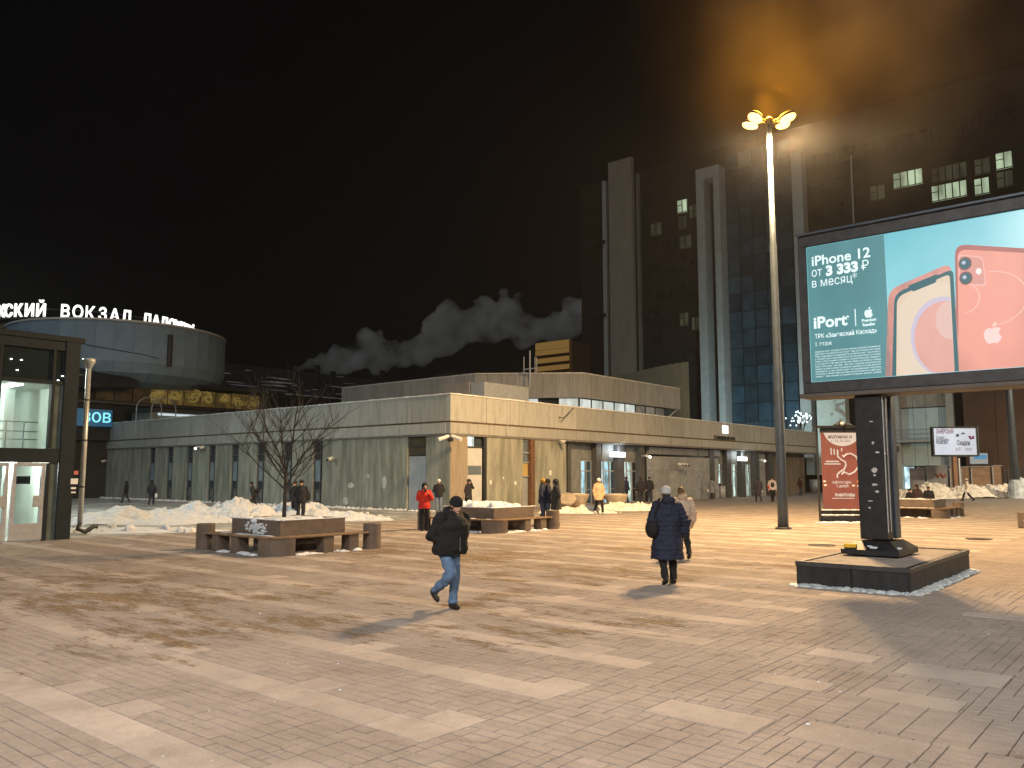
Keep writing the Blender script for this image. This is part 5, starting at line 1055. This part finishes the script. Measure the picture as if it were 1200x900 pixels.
def camera_fix(px, py, plane, n_, label, lit=False):
    g = onX(px, py, XW - .35) if plane == 'x' else onY(px, py, YW - .35); t = thing('security_camera' if not lit else 'wall_lamp', g, label, 'camera' if not lit else 'lamp')
    dx = Vector((1, 0, 0)) if plane == 'x' else Vector((0, 1, 0)); sd = Vector((0, 1, 0)) if plane == 'x' else Vector((1, 0, 0))
    q = MB(); q.tube([g, g + dx * .45], .05, 6); q.tube([g - sd * .3, g + sd * .3], .035, 6); q.build('bracket', greymetal, t)
    for k in range(n_):
        s = (k - (n_ - 1) / 2) * .5; c = g + sd * s; q = MB(); q.tube([c + dx * .1, c - dx * .25 - Vector((0, 0, .08))], .11, 10); q.build('housing', mat('white_plastic', (.62, .62, .6), .5), t)
        q = MB(); q.blob(c - dx * .27 - Vector((0, 0, .1)), (.09, .09, .09), sub=2); q.build('lens', glow('wall_lamp_glow', (1, .98, .85), 6) if lit and k == n_ // 2 else blackmetal, t)
camera_fix(659, 517, 'y', 1, 'white camera box under the fascia left of the entrance'); camera_fix(758, 534, 'y', 1, 'lit lamp on the column right of the first doors', True); camera_fix(800, 544, 'y', 3, 'triple floodlight on the clad wall between the entrances'); camera_fix(235, 524, 'x', 2, 'twin wall floodlights under the left fascia', True); camera_fix(893, 539, 'y', 1, 'lit lamp right of the second doors', True); camera_fix(122, 540, 'x', 1, 'old lamp box at the far end of the left wall'); camera_fix(388, 537, 'x', 1, 'small lamp on the left wall beside the last window', False)
g = Vector((BX - .25, BY - .25, 4.15)); t = thing('twin_cameras', g, 'pair of white security cameras at the station corner', 'camera')
for s_ in (-1, 1):
    d_ = Vector((-.55, .62 if s_ < 0 else -.62, 0)).normalized(); d_ = -cam_r * .0 + (cam_r * s_) ; q = MB(); q.tube([g + d_ * .08, g + d_ * .62 - Vector((0, 0, .2)) - cam_f * .2], [.10, .12], 10); q.build('housing', mat('white_plastic', (.62, .62, .6)), t)
q = MB(); q.lathe(g + Vector((0, 0, -.32)), [(.05, 0), (.16, .05), (.18, .14), (.05, .3)], 14); q.build('dome', blackmetal, t)
tag(MB().tube([atD(100, 404, 55), atD(170, 416, 70), atD(260, 440, 92)], .035, 4).build('overhead_cable', blackmetal), 'thin cable sagging in front of the round drum', 'cable')
# ------------------------------------------------------------------ bare tree
barkm = mat('bark_dark', (.028, .023, .02), .9, var=.3)
def tree(x, y, z0, H_, label):
    t = thing('bare_tree', (x, y, z0), label, 'tree'); r_ = random.Random(4); q = MB(); br_ = MB(); tw_ = MB()
    top = Vector((x + .03, y, z0 + H_ * .36)); q.tube([(x, y, z0 - .1), (x + .03, y + .02, z0 + H_ * .2), top], [.060, .048, .042], 8)
    def grow(p, d, L_, rad, lev):
        pts_ = [p]; dd = d.copy(); n_ = 5
        for k in range(n_):
            dd = (dd + Vector((r_.gauss(0, .09), r_.gauss(0, .09), .06 + r_.gauss(0, .05)))).normalized(); pts_.append(pts_[-1] + dd * L_ / n_)
        (br_ if lev == 0 else tw_).tube(pts_, [rad * (1 - .65 * k / n_) for k in range(n_ + 1)], 5 if lev < 2 else 3)
        if lev < 3:
            for k in range(1, n_ + 1):
                for _ in range(1 if lev else 2):
                    if r_.random() < .74:
                        a = r_.uniform(0, 6.283); side = Vector((math.cos(a), math.sin(a), r_.uniform(-.1, .5))).normalized(); grow(pts_[k], (dd + side * 1.0).normalized(), L_ * r_.uniform(.35, .6), rad * .48, lev + 1)
    for k in range(8):
        a = k * 2.4; zf = .20 + .16 * k / 7; grow(Vector((x + .02, y, z0 + H_ * zf)), Vector((math.cos(a), math.sin(a), r_.uniform(.7, 1.3))).normalized(), H_ * r_.uniform(.40, .55), .024, 0)
    grow(top, Vector((.1, -.1, 1)), H_ * .55, .032, 0); grow(top, Vector((-.35, .3, 1)).normalized(), H_ * .5, .028, 0)
    q.build('trunk', barkm, t, True); br_.build('branches', barkm, t); o = tw_.build('twigs', barkm, t); o['kind'] = 'stuff'
tree(P1[0] + .75, P1[1] + .95, .8, 3.7, 'bare leafless sapling growing from the brown stone planter')
# ------------------------------------------------------------------ people
def cloth(name, col, rough=.85, var=.18, sheen=0): 
    m = mat('cloth_' + name, col, rough, var=var, vscale=9, bump=.5, bscale=28, spec=.25); return m
skin = mat('skin', (.42, .25, .18), .55, var=.08, vscale=20)
foldtex = bpy.data.textures.new('folds', 'CLOUDS'); foldtex.noise_scale = .16; foldtex.noise_depth = 2
def finish(mb, name, m, root, vox, disp=0.0, smooth=2):
    o = mb.build(name, m, None, True); o.parent = root
    r = o.modifiers.new('remesh', 'REMESH'); r.mode = 'VOXEL'; r.voxel_size = vox; r.use_smooth_shade = True
    s = o.modifiers.new('smooth', 'SMOOTH'); s.iterations = smooth; s.factor = .5
    if disp:
        d = o.modifiers.new('folds', 'DISPLACE'); d.texture = foldtex; d.strength = disp; d.mid_level = .5; d.texture_coords = 'LOCAL'
    return o
def ell(c, rx, ry, n=18, tilt=0): return [(c[0] + rx * math.cos(2 * math.pi * i_ / n), c[1] + ry * math.sin(2 * math.pi * i_ / n), c[2] + tilt * math.sin(2 * math.pi * i_ / n)) for i_ in range(n)]
def person(x, y, hgt, yaw, label, top=(.02, .02, .025), trou=(.03, .03, .04), shoe=(.02, .02, .02), hat=None, hattype='beanie', hair=(.03, .02, .015), hem=.80, puffer=False, bulk=1.0,
           L=None, Rg=None, aL=None, aR=None, lean=0.0, headdown=0.0, near=False, hood=None, sit=False, collar=None, fur=None, face=True, twotone=None, group='people on the square', tname=''):
    s = hgt / 1.74; t = thing('person', (x, y, 0), label, 'person', group); t.rotation_euler = (0, 0, yaw - R(90)); t.scale = (s, s, s)
    vx = .011 if near else .024; z0 = 0.0 if not sit else -.42
    V = Vector; L = L or ((-.10, .02, .50), (-.10, -.03, .09)); Rg = Rg or ((.10, .02, .50), (.10, -.03, .09))
    hipL, hipR = V((-.10, 0, .90 + z0)), V((.10, 0, .90 + z0)); ch = V((0, lean, 1.28 + z0)); nk = V((0, lean * 1.25, 1.47 + z0)); hd = V((0, lean * 1.4 + .03 + headdown * .06, 1.60 + z0 - headdown * .02)); b = bulk
    shL, shR = V((-.185 * (1 + (b - 1) * .4), lean * 1.1, 1.40 + z0)), V((.185 * (1 + (b - 1) * .4), lean * 1.1, 1.40 + z0))
    aL = aL or ((-.27 * (1 + (b - 1) * .5), -.02, 1.12), (-.26 * (1 + (b - 1) * .4), .06, .88)); aR = aR or ((.27 * (1 + (b - 1) * .5), -.02, 1.12), (.26 * (1 + (b - 1) * .4), .06, .88))
    off = V((0, 0, z0)); aL = [V(p) + off for p in aL]; aR = [V(p) + off for p in aR]; L = [V(p) for p in L]; Rg = [V(p) for p in Rg]
    rot = Matrix.Rotation(-headdown * .6, 3, 'X')
    q = MB(); q.blob(V((0, 0, .95 + z0)), (.15, .10, .12)); q.blob(ch, (.16, .10, .19)); q.blob((ch + V((0, 0, .95 + z0))) / 2, (.13, .09, .16)); q.limb(nk - V((0, 0, .06)), .058, nk + V((0, .01, .08)), .052)
    def hp(v): return hd + rot @ V(v)
    q.blob(hp((0, -.008, .025)), (.074, .094, .088), rot); q.blob(hp((0, .028, -.035)), (.056, .062, .075), rot); q.blob(hp((0, .07, -.088)), (.028, .022, .02), rot)
    q.limb(hp((0, .085, .02)), .010, hp((0, .105, -.018)), .016); q.blob(hp((-.076, -.005, -.005)), (.014, .022, .032), rot); q.blob(hp((.076, -.005, -.005)), (.014, .022, .032), rot); q.blob(hp((0, .085, .034)), (.05, .012, .012), rot); q.blob(hp((0, .086, -.052)), (.024, .012, .008), rot)
    for sh, a in ((shL, aL), (shR, aR)):
        q.limb(sh, .05, a[0], .042); q.limb(a[0], .04, a[1], .028)
        d = (a[1] - a[0]).normalized(); side = d.cross(V((0, 1, 0))); side = side.normalized() if side.length > .1 else V((1, 0, 0)); nn = side.cross(d).normalized()
        pc = a[1] + d * .06; q.blob(pc, (.038, .022, .045)); q.limb(a[1], .026, pc, .03)
        for k in range(4):
            o_ = side * (-.030 + .020 * k); ln = (.062, .072, .068, .052)[k]; p1_ = pc + d * .035 + o_; p2_ = p1_ + d * ln * .55 + nn * .006; p3_ = p2_ + d * ln * .4 + nn * .022; q.limb(p1_, .0095, p2_, .009, 6); q.limb(p2_, .009, p3_, .0075, 6)
        th = pc - d * .02 + side * (-.035); q.limb(th, .012, th + d * .03 - side * .022 + nn * .01, .010, 6); q.limb(th + d * .03 - side * .022 + nn * .01, .010, th + d * .055 - side * .02 + nn * .02, .008, 6)
    for hip, lg in ((hipL, L), (hipR, Rg)): q.limb(hip, .075, lg[0], .052); q.limb(lg[0], .05, lg[1], .036)
    finish(q, 'body', skin, t, .009 if near else .014, 0, 1)
    # trousers
    tm = cloth('t%02d%02d%02d' % tuple(int(c * 99) for c in trou), trou)
    q = MB(); q.blob(V((0, 0, .93 + z0)), (.175 * b ** .5, .135 * b ** .5, .13))
    for hip, lg in ((hipL, L), (hipR, Rg)):
        kn, an = lg; q.limb(hip, .105, kn, .076); q.limb(kn, .076, an + (kn - an) * .08, .066); q.blob(an + (kn - an) * .05 + V((0, .0, .0)), (.070, .078, .05))
        q.blob(kn + (an - kn) * .3 + V((0, -.012, 0)), (.072, .078, .12))
    finish(q, 'trousers', tm, t, vx, .055 if near else .03)
    sm = cloth('s%02d%02d%02d' % tuple(int(c * 99) for c in shoe), shoe, .5)
    for lg in (L, Rg):
        kn, an = lg; dn = (an - kn).normalized(); pitch = max(-.9, min(.9, math.atan2(-dn.y, -dn.z)));  fr_ = Matrix.Rotation(-pitch * .8 if an.z > .12 else 0, 3, 'X')
        q = MB(); c = an + fr_ @ V((0, .055, -.045)); q.blob(c, (.047, .125, .042), fr_); q.blob(an + fr_ @ V((0, -.03, -.03)), (.044, .055, .06), fr_); q.blob(an + fr_ @ V((0, .05, -.072)), (.05, .13, .018), fr_); q.limb(an, .05, an + (kn - an) * .12, .052)
        finish(q, 'shoe', sm, t, .012 if near else .02, 0, 1)
    # jacket or coat
    jm = cloth('j%02d%02d%02d' % tuple(int(c * 99) for c in top), top, .7 if puffer else .85)
    q = MB(); hz = hem + z0 if not sit else .80 + z0; zt = 1.44 + z0; N_ = 26 if near else 14; rings = []
    for k in range(N_ + 1):
        f_ = k / N_; z = hz + (zt - hz) * f_; zz = z - z0
        if zz > 1.05: rx = .205 - .115 * max(0, (zz - 1.27) / .17) ** 1.4; ry = .148 - .06 * max(0, (zz - 1.28) / .16)
        else: g_ = (1.05 - zz) / .6; rx = .198 + .055 * g_; ry = .150 + .05 * g_
        if hem > .7 and f_ < .14: rx *= .86 + f_; ry *= .86 + f_
        if puffer and near: w_ = .011 * abs(math.sin(zz * math.pi / .085))
        else: w_ = 0
        rings.append(ell((0, lean * max(0, (zz - .9) / .38) * 1.0, z), (rx + w_) * b, (ry + w_) * b * (1.06 if b > 1.1 else 1)))
    q.loft(rings)
    q.blob(V((0, lean * 1.15, 1.42 + z0)), (.185 * b ** .5, .105 * b ** .5, .075))
    for sh, a in ((shL, aL), (shR, aR)):
        r0 = .078 * b ** .8; q.limb(sh, r0, a[0], r0 * .92); q.limb(a[0], r0 * .9, a[1], .055 * b ** .6); 
        if puffer and near:
            for k in range(8): pp = sh + (a[0] - sh) * (k / 4) if k < 4 else a[0] + (a[1] - a[0]) * ((k - 4) / 4); q.blob(pp, (r0 * 1.1, r0 * 1.1, r0 * .75))
    q.lathe(V((0, nk.y - .005, nk.z - .08)), [(.115, 0), (.10, .08), (.092, .13)], 16)
    if hood is not None and hattype != 'hoodup': q.blob(nk + V((0, -.10, .02)), (.12, .075, .085))
    finish(q, 'jacket' if hem > .7 else 'coat', jm, t, vx, .05 if near else .035)
    if fur: q = MB(); q.tube([nk + V((.11 * math.cos(a_), -.03 - .10 * math.sin(a_) * 1, .03 + .05 * math.sin(a_))) for a_ in [math.pi * k / 8 - .3 for k in range(10)]], .035, 8); finish(q, 'fur_trim', cloth('fur%d' % int(fur[0] * 99), fur, .95, .4), t, .02, .03)
    # head wear and hair
    if hattype == 'hoodup':
        q = MB(); q.blob(hp((0, -.022, .03)), (.112, .122, .135), rot); q.limb(hp((0, -.05, -.05)), .10, nk + V((0, -.03, -.02)), .11); o = finish(q, 'hood', cloth('hd%02d%02d' % (int((hat or top)[0] * 99), int((hat or top)[2] * 99)), hat or top), t, vx, .01)
        if face: q = MB(); q.blob(hp((0, .06, -.015)), (.062, .055, .085), rot); finish(q, 'face', skin, t, .012, 0, 1)
    else:
        q = MB(); q.blob(hp((0, -.022, .02)), (.084, .088, .09), rot); q.blob(hp((0, -.04, -.03)), (.074, .064, .07), rot); 
        if hattype == 'none': q.blob(hp((0, .0, .06)), (.082, .088, .07), rot)
        finish(q, 'hair', cloth('hair%d' % int(hair[0] * 99), hair, .6, .4), t, vx)
        if hattype == 'beanie' and hat:
            q = MB(); q.blob(hp((0, -.012, .055)), (.098, .112, .098), rot); q.blob(hp((0, -.012, .025)), (.104, .118, .045), rot); finish(q, 'hat', cloth('h%02d%02d%02d' % tuple(int(c * 99) for c in hat), hat, .95), t, vx, .008)
    if face:
        for sx_ in (-.03, .03): q = MB(); q.blob(hp((sx_, .083, .015)), (.010, .006, .006), rot, 2); o = q.build('eye', mat('eye', (.03, .02, .02), .2)); o.parent = t
        q = MB(); q.blob(hp((0, .094, -.052)), (.02, .006, .004), rot, 2); o = q.build('mouth', mat('lips', (.22, .08, .07), .5)); o.parent = t
    t['_h'] = 1; del t['_h']
    return t
def carry(t, name, label, cat, m, build):
    """a thing carried by a person, built in the person's frame and left top-level"""
    q = MB(); build(q); M_ = Matrix.Translation(t.location) @ t.rotation_euler.to_matrix().to_4x4() @ Matrix.Diagonal((*t.scale, 1)); q.v = [tuple(M_ @ Vector(p)) for p in q.v]; o = q.build(name, m, None, True); return tag(o, label, cat)
CAMD = HEAD + math.pi            # facing the viewer
def place(px, yh, yf, face_deg, label, **k):
    """face_deg: 0 walks away from the viewer, 180 faces the viewer, 90 faces left, -90 faces right"""
    g = G(px, yf); zc = g.x * math.cos(HEAD) + g.y * math.sin(HEAD); h = min(1.88, max(1.55, (yf - yh) / FPX * zc * 1.0)); 
    return person(g.x, g.y, h, HEAD + R(face_deg), label, **k)
walk = dict(L=((-.10, .16, .50), (-.10, .22, .09)), Rg=((.10, -.02, .49), (.10, -.28, .16)))
walk2 = dict(L=((-.10, .02, .49), (-.10, -.26, .15)), Rg=((.10, .18, .50), (.10, .24, .09)))
pock = dict(aL=((-.28, -.04, 1.13), (-.16, .04, 1.02)), aR=((.28, -.04, 1.13), (.16, .04, 1.02)))
# the man in the black jacket
man = place(526, 585, 714, 222, 'man in bulky black jacket, black beanie and blue jeans striding across the square', top=(.011, .011, .012), trou=(.09, .15, .25), shoe=(.015, .012, .012), hat=(.010, .010, .012), hem=.84, bulk=1.48, near=True, headdown=.55, lean=.07, hood=1,
    L=((-.09, .04, .50), (-.07, .0, .09)), Rg=((.11, .20, .55), (.12, -.20, .27)), aL=((-.32, -.03, 1.13), (-.20, .07, 1.03)), aR=((.32, -.03, 1.13), (.20, .07, 1.03)))
o = MB().box(-.006, .255, .90, .006, .275, 1.34).build('zip', mat('zip', (.10, .10, .10), .4)); o.parent = man
wm = place(783, 573, 684, 8, 'woman in long navy puffer coat and grey knit hat walking away', top=(.012, .016, .035), trou=(.012, .012, .014), shoe=(.012, .012, .012), hat=(.36, .36, .37), hem=.44, bulk=1.18, puffer=True, near=True, face=False, hood=1,
    L=((-.11, -.02, .49), (-.12, -.22, .13)), Rg=((.10, .06, .50), (.11, .02, .09)), aL=((-.30, -.06, 1.14), (-.27, .10, .93)), aR=((.34, -.04, 1.12), (.31, .04, .86)))
carry(wm, 'shoulder_bag', 'soft black shoulder bag on the left side of the woman in navy', 'bag', cloth('bag', (.012, .012, .014)), lambda q: (q.blob(Vector((-.30, -.04, .98)), (.11, .19, .17)), q.tube([(-.30, .08, 1.10), (-.20, .10, 1.44), (-.12, .0, 1.52), (-.20, -.14, 1.44), (-.30, -.14, 1.10)], .014, 6)))
bw = place(800, 572, 655, 0, 'woman in beige padded jacket with brown fur hood, walking beyond the navy coat', top=(.42, .33, .26), trou=(.012, .012, .014), shoe=(.02, .02, .02), hair=(.10, .06, .03), hattype='none', hem=.72, bulk=1.12, puffer=True, near=True, face=False, hood=1, fur=(.30, .19, .10), **walk)
red = place(497, 567, 622, 200, 'person in red jacket and black hood holding a phone to the face', top=(.50, .03, .02), trou=(.014, .014, .016), hat=(.015, .015, .018), hattype='hoodup', bulk=1.08, near=True, aR=((.27, .05, 1.16), (.08, .22, 1.42)), aL=((-.28, .04, 1.15), (-.10, .24, 1.34)))
carry(red, 'phone', 'phone held up by the person in the red jacket', 'phone', blackmetal, lambda q: q.box(.0, .27, 1.40, .075, .285, 1.55))
carry(red, 'backpack', 'grey backpack on the person in the red jacket', 'bag', cloth('rucks', (.05, .06, .08)), lambda q: q.blob(Vector((0, -.24, 1.20)), (.16, .11, .24)))
place(514, 562, 601, 180, 'person in black jacket, white hat and pale jeans beside the grey door', trou=(.16, .20, .27), hat=(.6, .6, .6), **pock)
ph_ = place(549, 562, 602, 240, 'person in long dark coat phoning beside the pale door panel', hem=.55, hat=(.02, .02, .02), aL=((-.32, .06, 1.28), (-.10, .08, 1.55))); carry(ph_, 'phone', 'phone at the ear of the person by the pale door panel', 'phone', blackmetal, lambda q: q.box(-.11, .02, 1.52, -.09, .10, 1.66)); carry(ph_, 'handbag', 'dark handbag of the person phoning by the pale door panel', 'bag', blackmetal, lambda q: q.blob(Vector((.22, .12, .80)), (.16, .07, .13)))
place(636, 562, 616, 260, 'person with yellow trimmed cap and navy jacket, left one of three in a huddle', top=(.02, .025, .05), trou=(.05, .06, .09), hat=(.35, .2, .03), **pock)
place(642.5, 562, 616, 90, 'middle one of three people in a huddle, dark blue jeans', top=(.015, .02, .035), trou=(.05, .08, .14), hat=(.02, .02, .02), face=False, **pock)
place(652, 562, 617, 100, 'right one of three people in a huddle, long black hooded coat', top=(.03, .03, .03), trou=(.012, .012, .013), hattype='hoodup', hem=.62, bulk=1.1, face=False, **pock)
bg_ = place(702, 561, 602, 200, 'woman in beige coat and white hat with white shoes walking past the bowls', top=(.42, .32, .20), trou=(.02, .015, .015), shoe=(.6, .58, .55), hat=(.7, .66, .6), hem=.66, fur=(.25, .15, .08), bulk=1.08, **walk); carry(bg_, 'crossbody_bag', 'small dark bag of the beige coated woman by the bowls', 'bag', rust, lambda q: q.blob(Vector((-.26, .12, .82)), (.06, .11, .09)))
place(734, 557, 589, -60, 'person in blue black jacket striding toward the huddle by the doors', top=(.02, .025, .045), hat=(.03, .04, .07), face=False, **walk)
place(751, 559, 591, 10, 'person in black standing left beside the dark doorway column', hat=(.02, .02, .02), face=False, **walk2)
place(761.5, 556, 588, 180, 'person in black jacket and cap facing out before the clad wall', hat=(.015, .015, .015), **walk)
place(790, 558, 583, 180, 'person in rust orange jacket before the clad wall', top=(.22, .09, .04), hattype='none', hair=(.16, .07, .03))
gr_ = place(834.5, 560, 585, -40, 'person in grey coat with a white bag before the second doors', top=(.20, .21, .23), hem=.5, hat=(.04, .04, .04), face=False, **walk); carry(gr_, 'shopping_bag', 'white shopping bag of the person in the grey coat', 'bag', mat('white_plastic', (.62, .62, .6)), lambda q: q.blob(Vector((-.34, .08, .66)), (.12, .18, .16)))
place(846, 557, 579, 180, 'worker in yellow vest standing in the second doorway', top=(.55, .55, .05), hattype='none', **pock)
place(853, 557, 579, 150, 'black dressed person right of the yellow vest in the doorway', top=(.02, .02, .02), hattype='none', **pock)
db = place(889, 560, 588, 5, 'person in dark purple grey coat walking left of the lamp pole', top=(.04, .035, .045), hem=.55, hat=(.03, .03, .03), bulk=1.12, face=False, **walk)
carry(db, 'plastic_bag', 'small white bag held by the person in the purple grey coat', 'bag', MATS['white_plastic'], lambda q: q.blob(Vector((.30, .08, .70)), (.06, .08, .12)))
wr = place(905.5, 559, 588, 175, 'person in white and red jacket next to the lamp pole', top=(.5, .42, .42), trou=(.012, .012, .013), hat=(.02, .02, .02), **walk2)
carry(wr, 'dark_vest', 'black chest bag across the white and red jacket', 'bag', blackmetal, lambda q: q.blob(Vector((0, .13, 1.18)), (.13, .07, .20))); carry(wr, 'red_bag', 'red bag beside the white and red jacket', 'bag', mat('red_bag', (.4, .05, .05), .6), lambda q: q.blob(Vector((.27, .05, 1.0)), (.07, .1, .16)))
place(938, 560, 581, -70, 'person in dark red black jacket near the brown wall', top=(.05, .02, .02), hat=(.02, .02, .02), **walk)
place(147, 564, 589, 90, 'dim figure in black near the far end of the left wall', hattype='hoodup', face=False, **walk)
wb = place(177, 564, 592, 10, 'dark figure carrying a white bag along the left wall', hat=(.01, .01, .01), face=False, **walk2); carry(wb, 'plastic_bag', 'white plastic bag held by the figure at the left wall', 'bag', MATS['white_plastic'], lambda q: q.blob(Vector((.32, .02, .66)), (.10, .14, .20)))
bp_ = place(297, 565, 599, 95, 'person leaning forward with a backpack walking left past the snow', top=(.025, .025, .03), hat=(.02, .02, .02), lean=.10, face=False, **walk); carry(bp_, 'backpack', 'dark backpack of the person walking left past the snow', 'bag', cloth('rucks2', (.02, .02, .025)), lambda q: q.blob(Vector((0, -.22, 1.22)), (.15, .11, .22)))
p1 = place(352, 563, 612, 190, 'man in black jacket with grey hood standing behind the tree planter', top=(.02, .02, .024), hat=(.015, .015, .015), hood=1, bulk=1.1, near=True, **pock)
p2 = place(345, 564, 608, 150, 'person behind the tree planter holding a phone to the face', top=(.03, .03, .035), hat=(.02, .02, .02), aR=((.27, .05, 1.16), (.07, .20, 1.44))); carry(p2, 'phone', 'phone held by the person behind the tree planter', 'phone', blackmetal, lambda q: q.box(-.0, .25, 1.42, .07, .265, 1.56))
carry(p1, 'backpack', 'black backpack of the man behind the tree planter', 'bag', MATS['cloth_rucks2'], lambda q: q.blob(Vector((-.24, -.14, 1.06)), (.14, .12, .22)))
sitl = dict(L=((-.12, .40, .50), (-.12, .42, .09)), Rg=((.12, .40, .50), (.12, .42, .09)), sit=True)
for (px, yf, fd, lab, tp, sc_) in ((1067, 597, 200, 'left seated person in black on the planter bench at the right', (.02, .02, .02), 1.62), (1075.5, 595, 120, 'bulky hooded person in brown black seated between two others', (.045, .03, .03), 1.88), (1089, 594, 150, 'right seated person in black beyond the planter', (.02, .02, .022), 1.7)):
    g = G(px, yf); person(g.x, g.y, sc_, HEAD + R(fd), lab, top=tp, hattype='hoodup' if 'bulky' in lab else 'beanie', hat=(.03, .02, .02), bulk=1.15, face='left' in lab, **sitl)
wh = place(1134, 561, 587, 60, 'person in white coat walking by the snow heap with a pale bag', top=(.52, .44, .36), hat=(.55, .48, .4), hem=.62, trou=(.02, .02, .02), face=False, L=((-.1, .22, .52), (-.1, .34, .09)), Rg=((.1, -.08, .48), (.1, -.40, .14))); carry(wh, 'pale_bag', 'pale bag hanging beside the white coated walker', 'bag', MATS['white_plastic'], lambda q: q.blob(Vector((-.28, .06, .74)), (.07, .14, .16)))
# ------------------------------------------------------------------ steam over the roofs
def steam():
    q = MB(); r_ = random.Random(5)
    D_ = 330
    def puff(px, py, r): c = atD(px, py, D_); q.blob(c, (r * r_.uniform(.85, 1.2), r * r_.uniform(.85, 1.2), r * r_.uniform(.8, 1.0)), sub=2)
    lower = [(340, 436), (400, 440), (450, 437), (490, 432), (520, 418), (545, 405), (580, 402), (610, 412), (650, 402), (690, 388)]
    upper = [(340, 428), (378, 412), (392, 402), (415, 400), (430, 382), (445, 386), (462, 398), (490, 392), (505, 366), (525, 350), (545, 362), (560, 348), (590, 338), (608, 342), (615, 368), (640, 372), (660, 352), (690, 335)]
    def interp(a, x):
        for (x0, y0), (x1, y1) in zip(a, a[1:]):
            if x0 <= x <= x1: return y0 + (y1 - y0) * (x - x0) / (x1 - x0)
        return a[-1][1]
    for k in range(210):
        x = r_.uniform(342, 712); lo_ = interp(lower, min(x, 689)); up_ = interp(upper, min(x, 689)); r = min((lo_ - up_) * .28, 14) / FPX * D_ * r_.uniform(.55, 1.1); m_ = r / D_ * FPX
        y_ = r_.uniform(up_ + m_, max(up_ + m_ + 1, lo_ - m_ * .7)); puff(x, y_, r)
    for x, y_ in upper[1:]: puff(x, y_ + 5, 6 / FPX * D_)
    m = bpy.data.materials.new('steam'); m.use_nodes = True; n = m.node_tree.nodes; l = m.node_tree.links; n.remove(n['Principled BSDF'])
    pv = n.new('ShaderNodeVolumePrincipled'); pv.inputs['Color'].default_value = (.99, .99, .95, 1); pv.inputs['Anisotropy'].default_value = -0.5
    g_ = n.new('ShaderNodeNewGeometry'); no = n.new('ShaderNodeTexNoise'); no.inputs['Scale'].default_value = .10; no.inputs['Detail'].default_value = 4; l.new(g_.outputs['Position'], no.inputs['Vector'])
    mr = n.new('ShaderNodeMapRange'); mr.inputs[1].default_value = .30; mr.inputs[2].default_value = .62; mr.inputs[3].default_value = 0.0; mr.inputs[4].default_value = STEAM; l.new(no.outputs['Fac'], mr.inputs[0]); l.new(mr.outputs[0], pv.inputs['Density'])
    l.new(pv.outputs[0], n['Material Output'].inputs['Volume'])
    o = q.build('steam_cloud', m, None, True); r = o.modifiers.new('remesh', 'REMESH'); r.mode = 'VOXEL'; r.voxel_size = 1.0; s = o.modifiers.new('smooth', 'SMOOTH'); s.iterations = 3
    d = o.modifiers.new('billow', 'DISPLACE'); tx = bpy.data.textures.new('billow', 'CLOUDS'); tx.noise_scale = 5; tx.noise_depth = 5; d.texture = tx; d.strength = 4.5; d.texture_coords = 'GLOBAL'
    tag(o, 'grey steam plume drifting over the dark roofs', 'steam', kind='stuff')
STEAM = .19
steam()
# mist volume added above the lamp heads to imitate their lens flare
def flare_mist():
    q = MB(); c0 = Vector((30.6, 12.3, 17.5)); q.blob(c0 + cam_r * 4.5 + Vector((0, 0, 6.2)), (12.4,) * 3, sub=3)
    m = bpy.data.materials.new('flare_mist'); m.use_nodes = True; n = m.node_tree.nodes; l = m.node_tree.links; n.remove(n['Principled BSDF'])
    pv = n.new('ShaderNodeVolumePrincipled'); pv.inputs['Color'].default_value = (.9, .9, .9, 1)
    g_ = n.new('ShaderNodeNewGeometry'); no = n.new('ShaderNodeTexNoise'); no.inputs['Scale'].default_value = .32; no.inputs['Detail'].default_value = 4; l.new(g_.outputs['Position'], no.inputs['Vector'])
    mr = n.new('ShaderNodeMapRange'); mr.inputs[1].default_value = .36; mr.inputs[2].default_value = .72; mr.inputs[4].default_value = .028
    l.new(no.outputs['Fac'], mr.inputs[0])
    vl = n.new('ShaderNodeVectorMath'); vl.operation = 'DISTANCE'; l.new(g_.outputs['Position'], vl.inputs[0]); cc_ = c0 + cam_r * 4.5 + Vector((0, 0, 6.2)); vl.inputs[1].default_value = tuple(cc_)
    fa = n.new('ShaderNodeMapRange'); fa.interpolation_type = 'SMOOTHERSTEP'; fa.inputs[1].default_value = 12.2; fa.inputs[2].default_value = 1.0; l.new(vl.outputs['Value'], fa.inputs[0])
    mu = n.new('ShaderNodeMath'); mu.operation = 'MULTIPLY'; l.new(mr.outputs[0], mu.inputs[0]); l.new(fa.outputs[0], mu.inputs[1]); l.new(mu.outputs[0], pv.inputs['Density'])
    l.new(pv.outputs[0], n['Material Output'].inputs['Volume']); o = q.build('lamp_flare_mist', m, None, True); tag(o, 'thin orange lit mist added around the street lamp heads as their flare', 'steam', kind='stuff')
flare_mist()
# ------------------------------------------------------------------ night haze
if HAZE:
    q = MB().box(-125, -125, -1.6, 265, 265, 49); m = bpy.data.materials.new('haze'); m.use_nodes = True; n = m.node_tree.nodes; l = m.node_tree.links; n.remove(n['Principled BSDF'])
    pv = n.new('ShaderNodeVolumePrincipled'); pv.inputs['Color'].default_value = (.85, .85, .87, 1); pv.inputs['Density'].default_value = HAZE; pv.inputs['Anisotropy'].default_value = .35; l.new(pv.outputs[0], n['Material Output'].inputs['Volume'])
    o = q.build('haze', m); o['kind'] = 'stuff'
bpy.data.scenes.remove(_tmp)
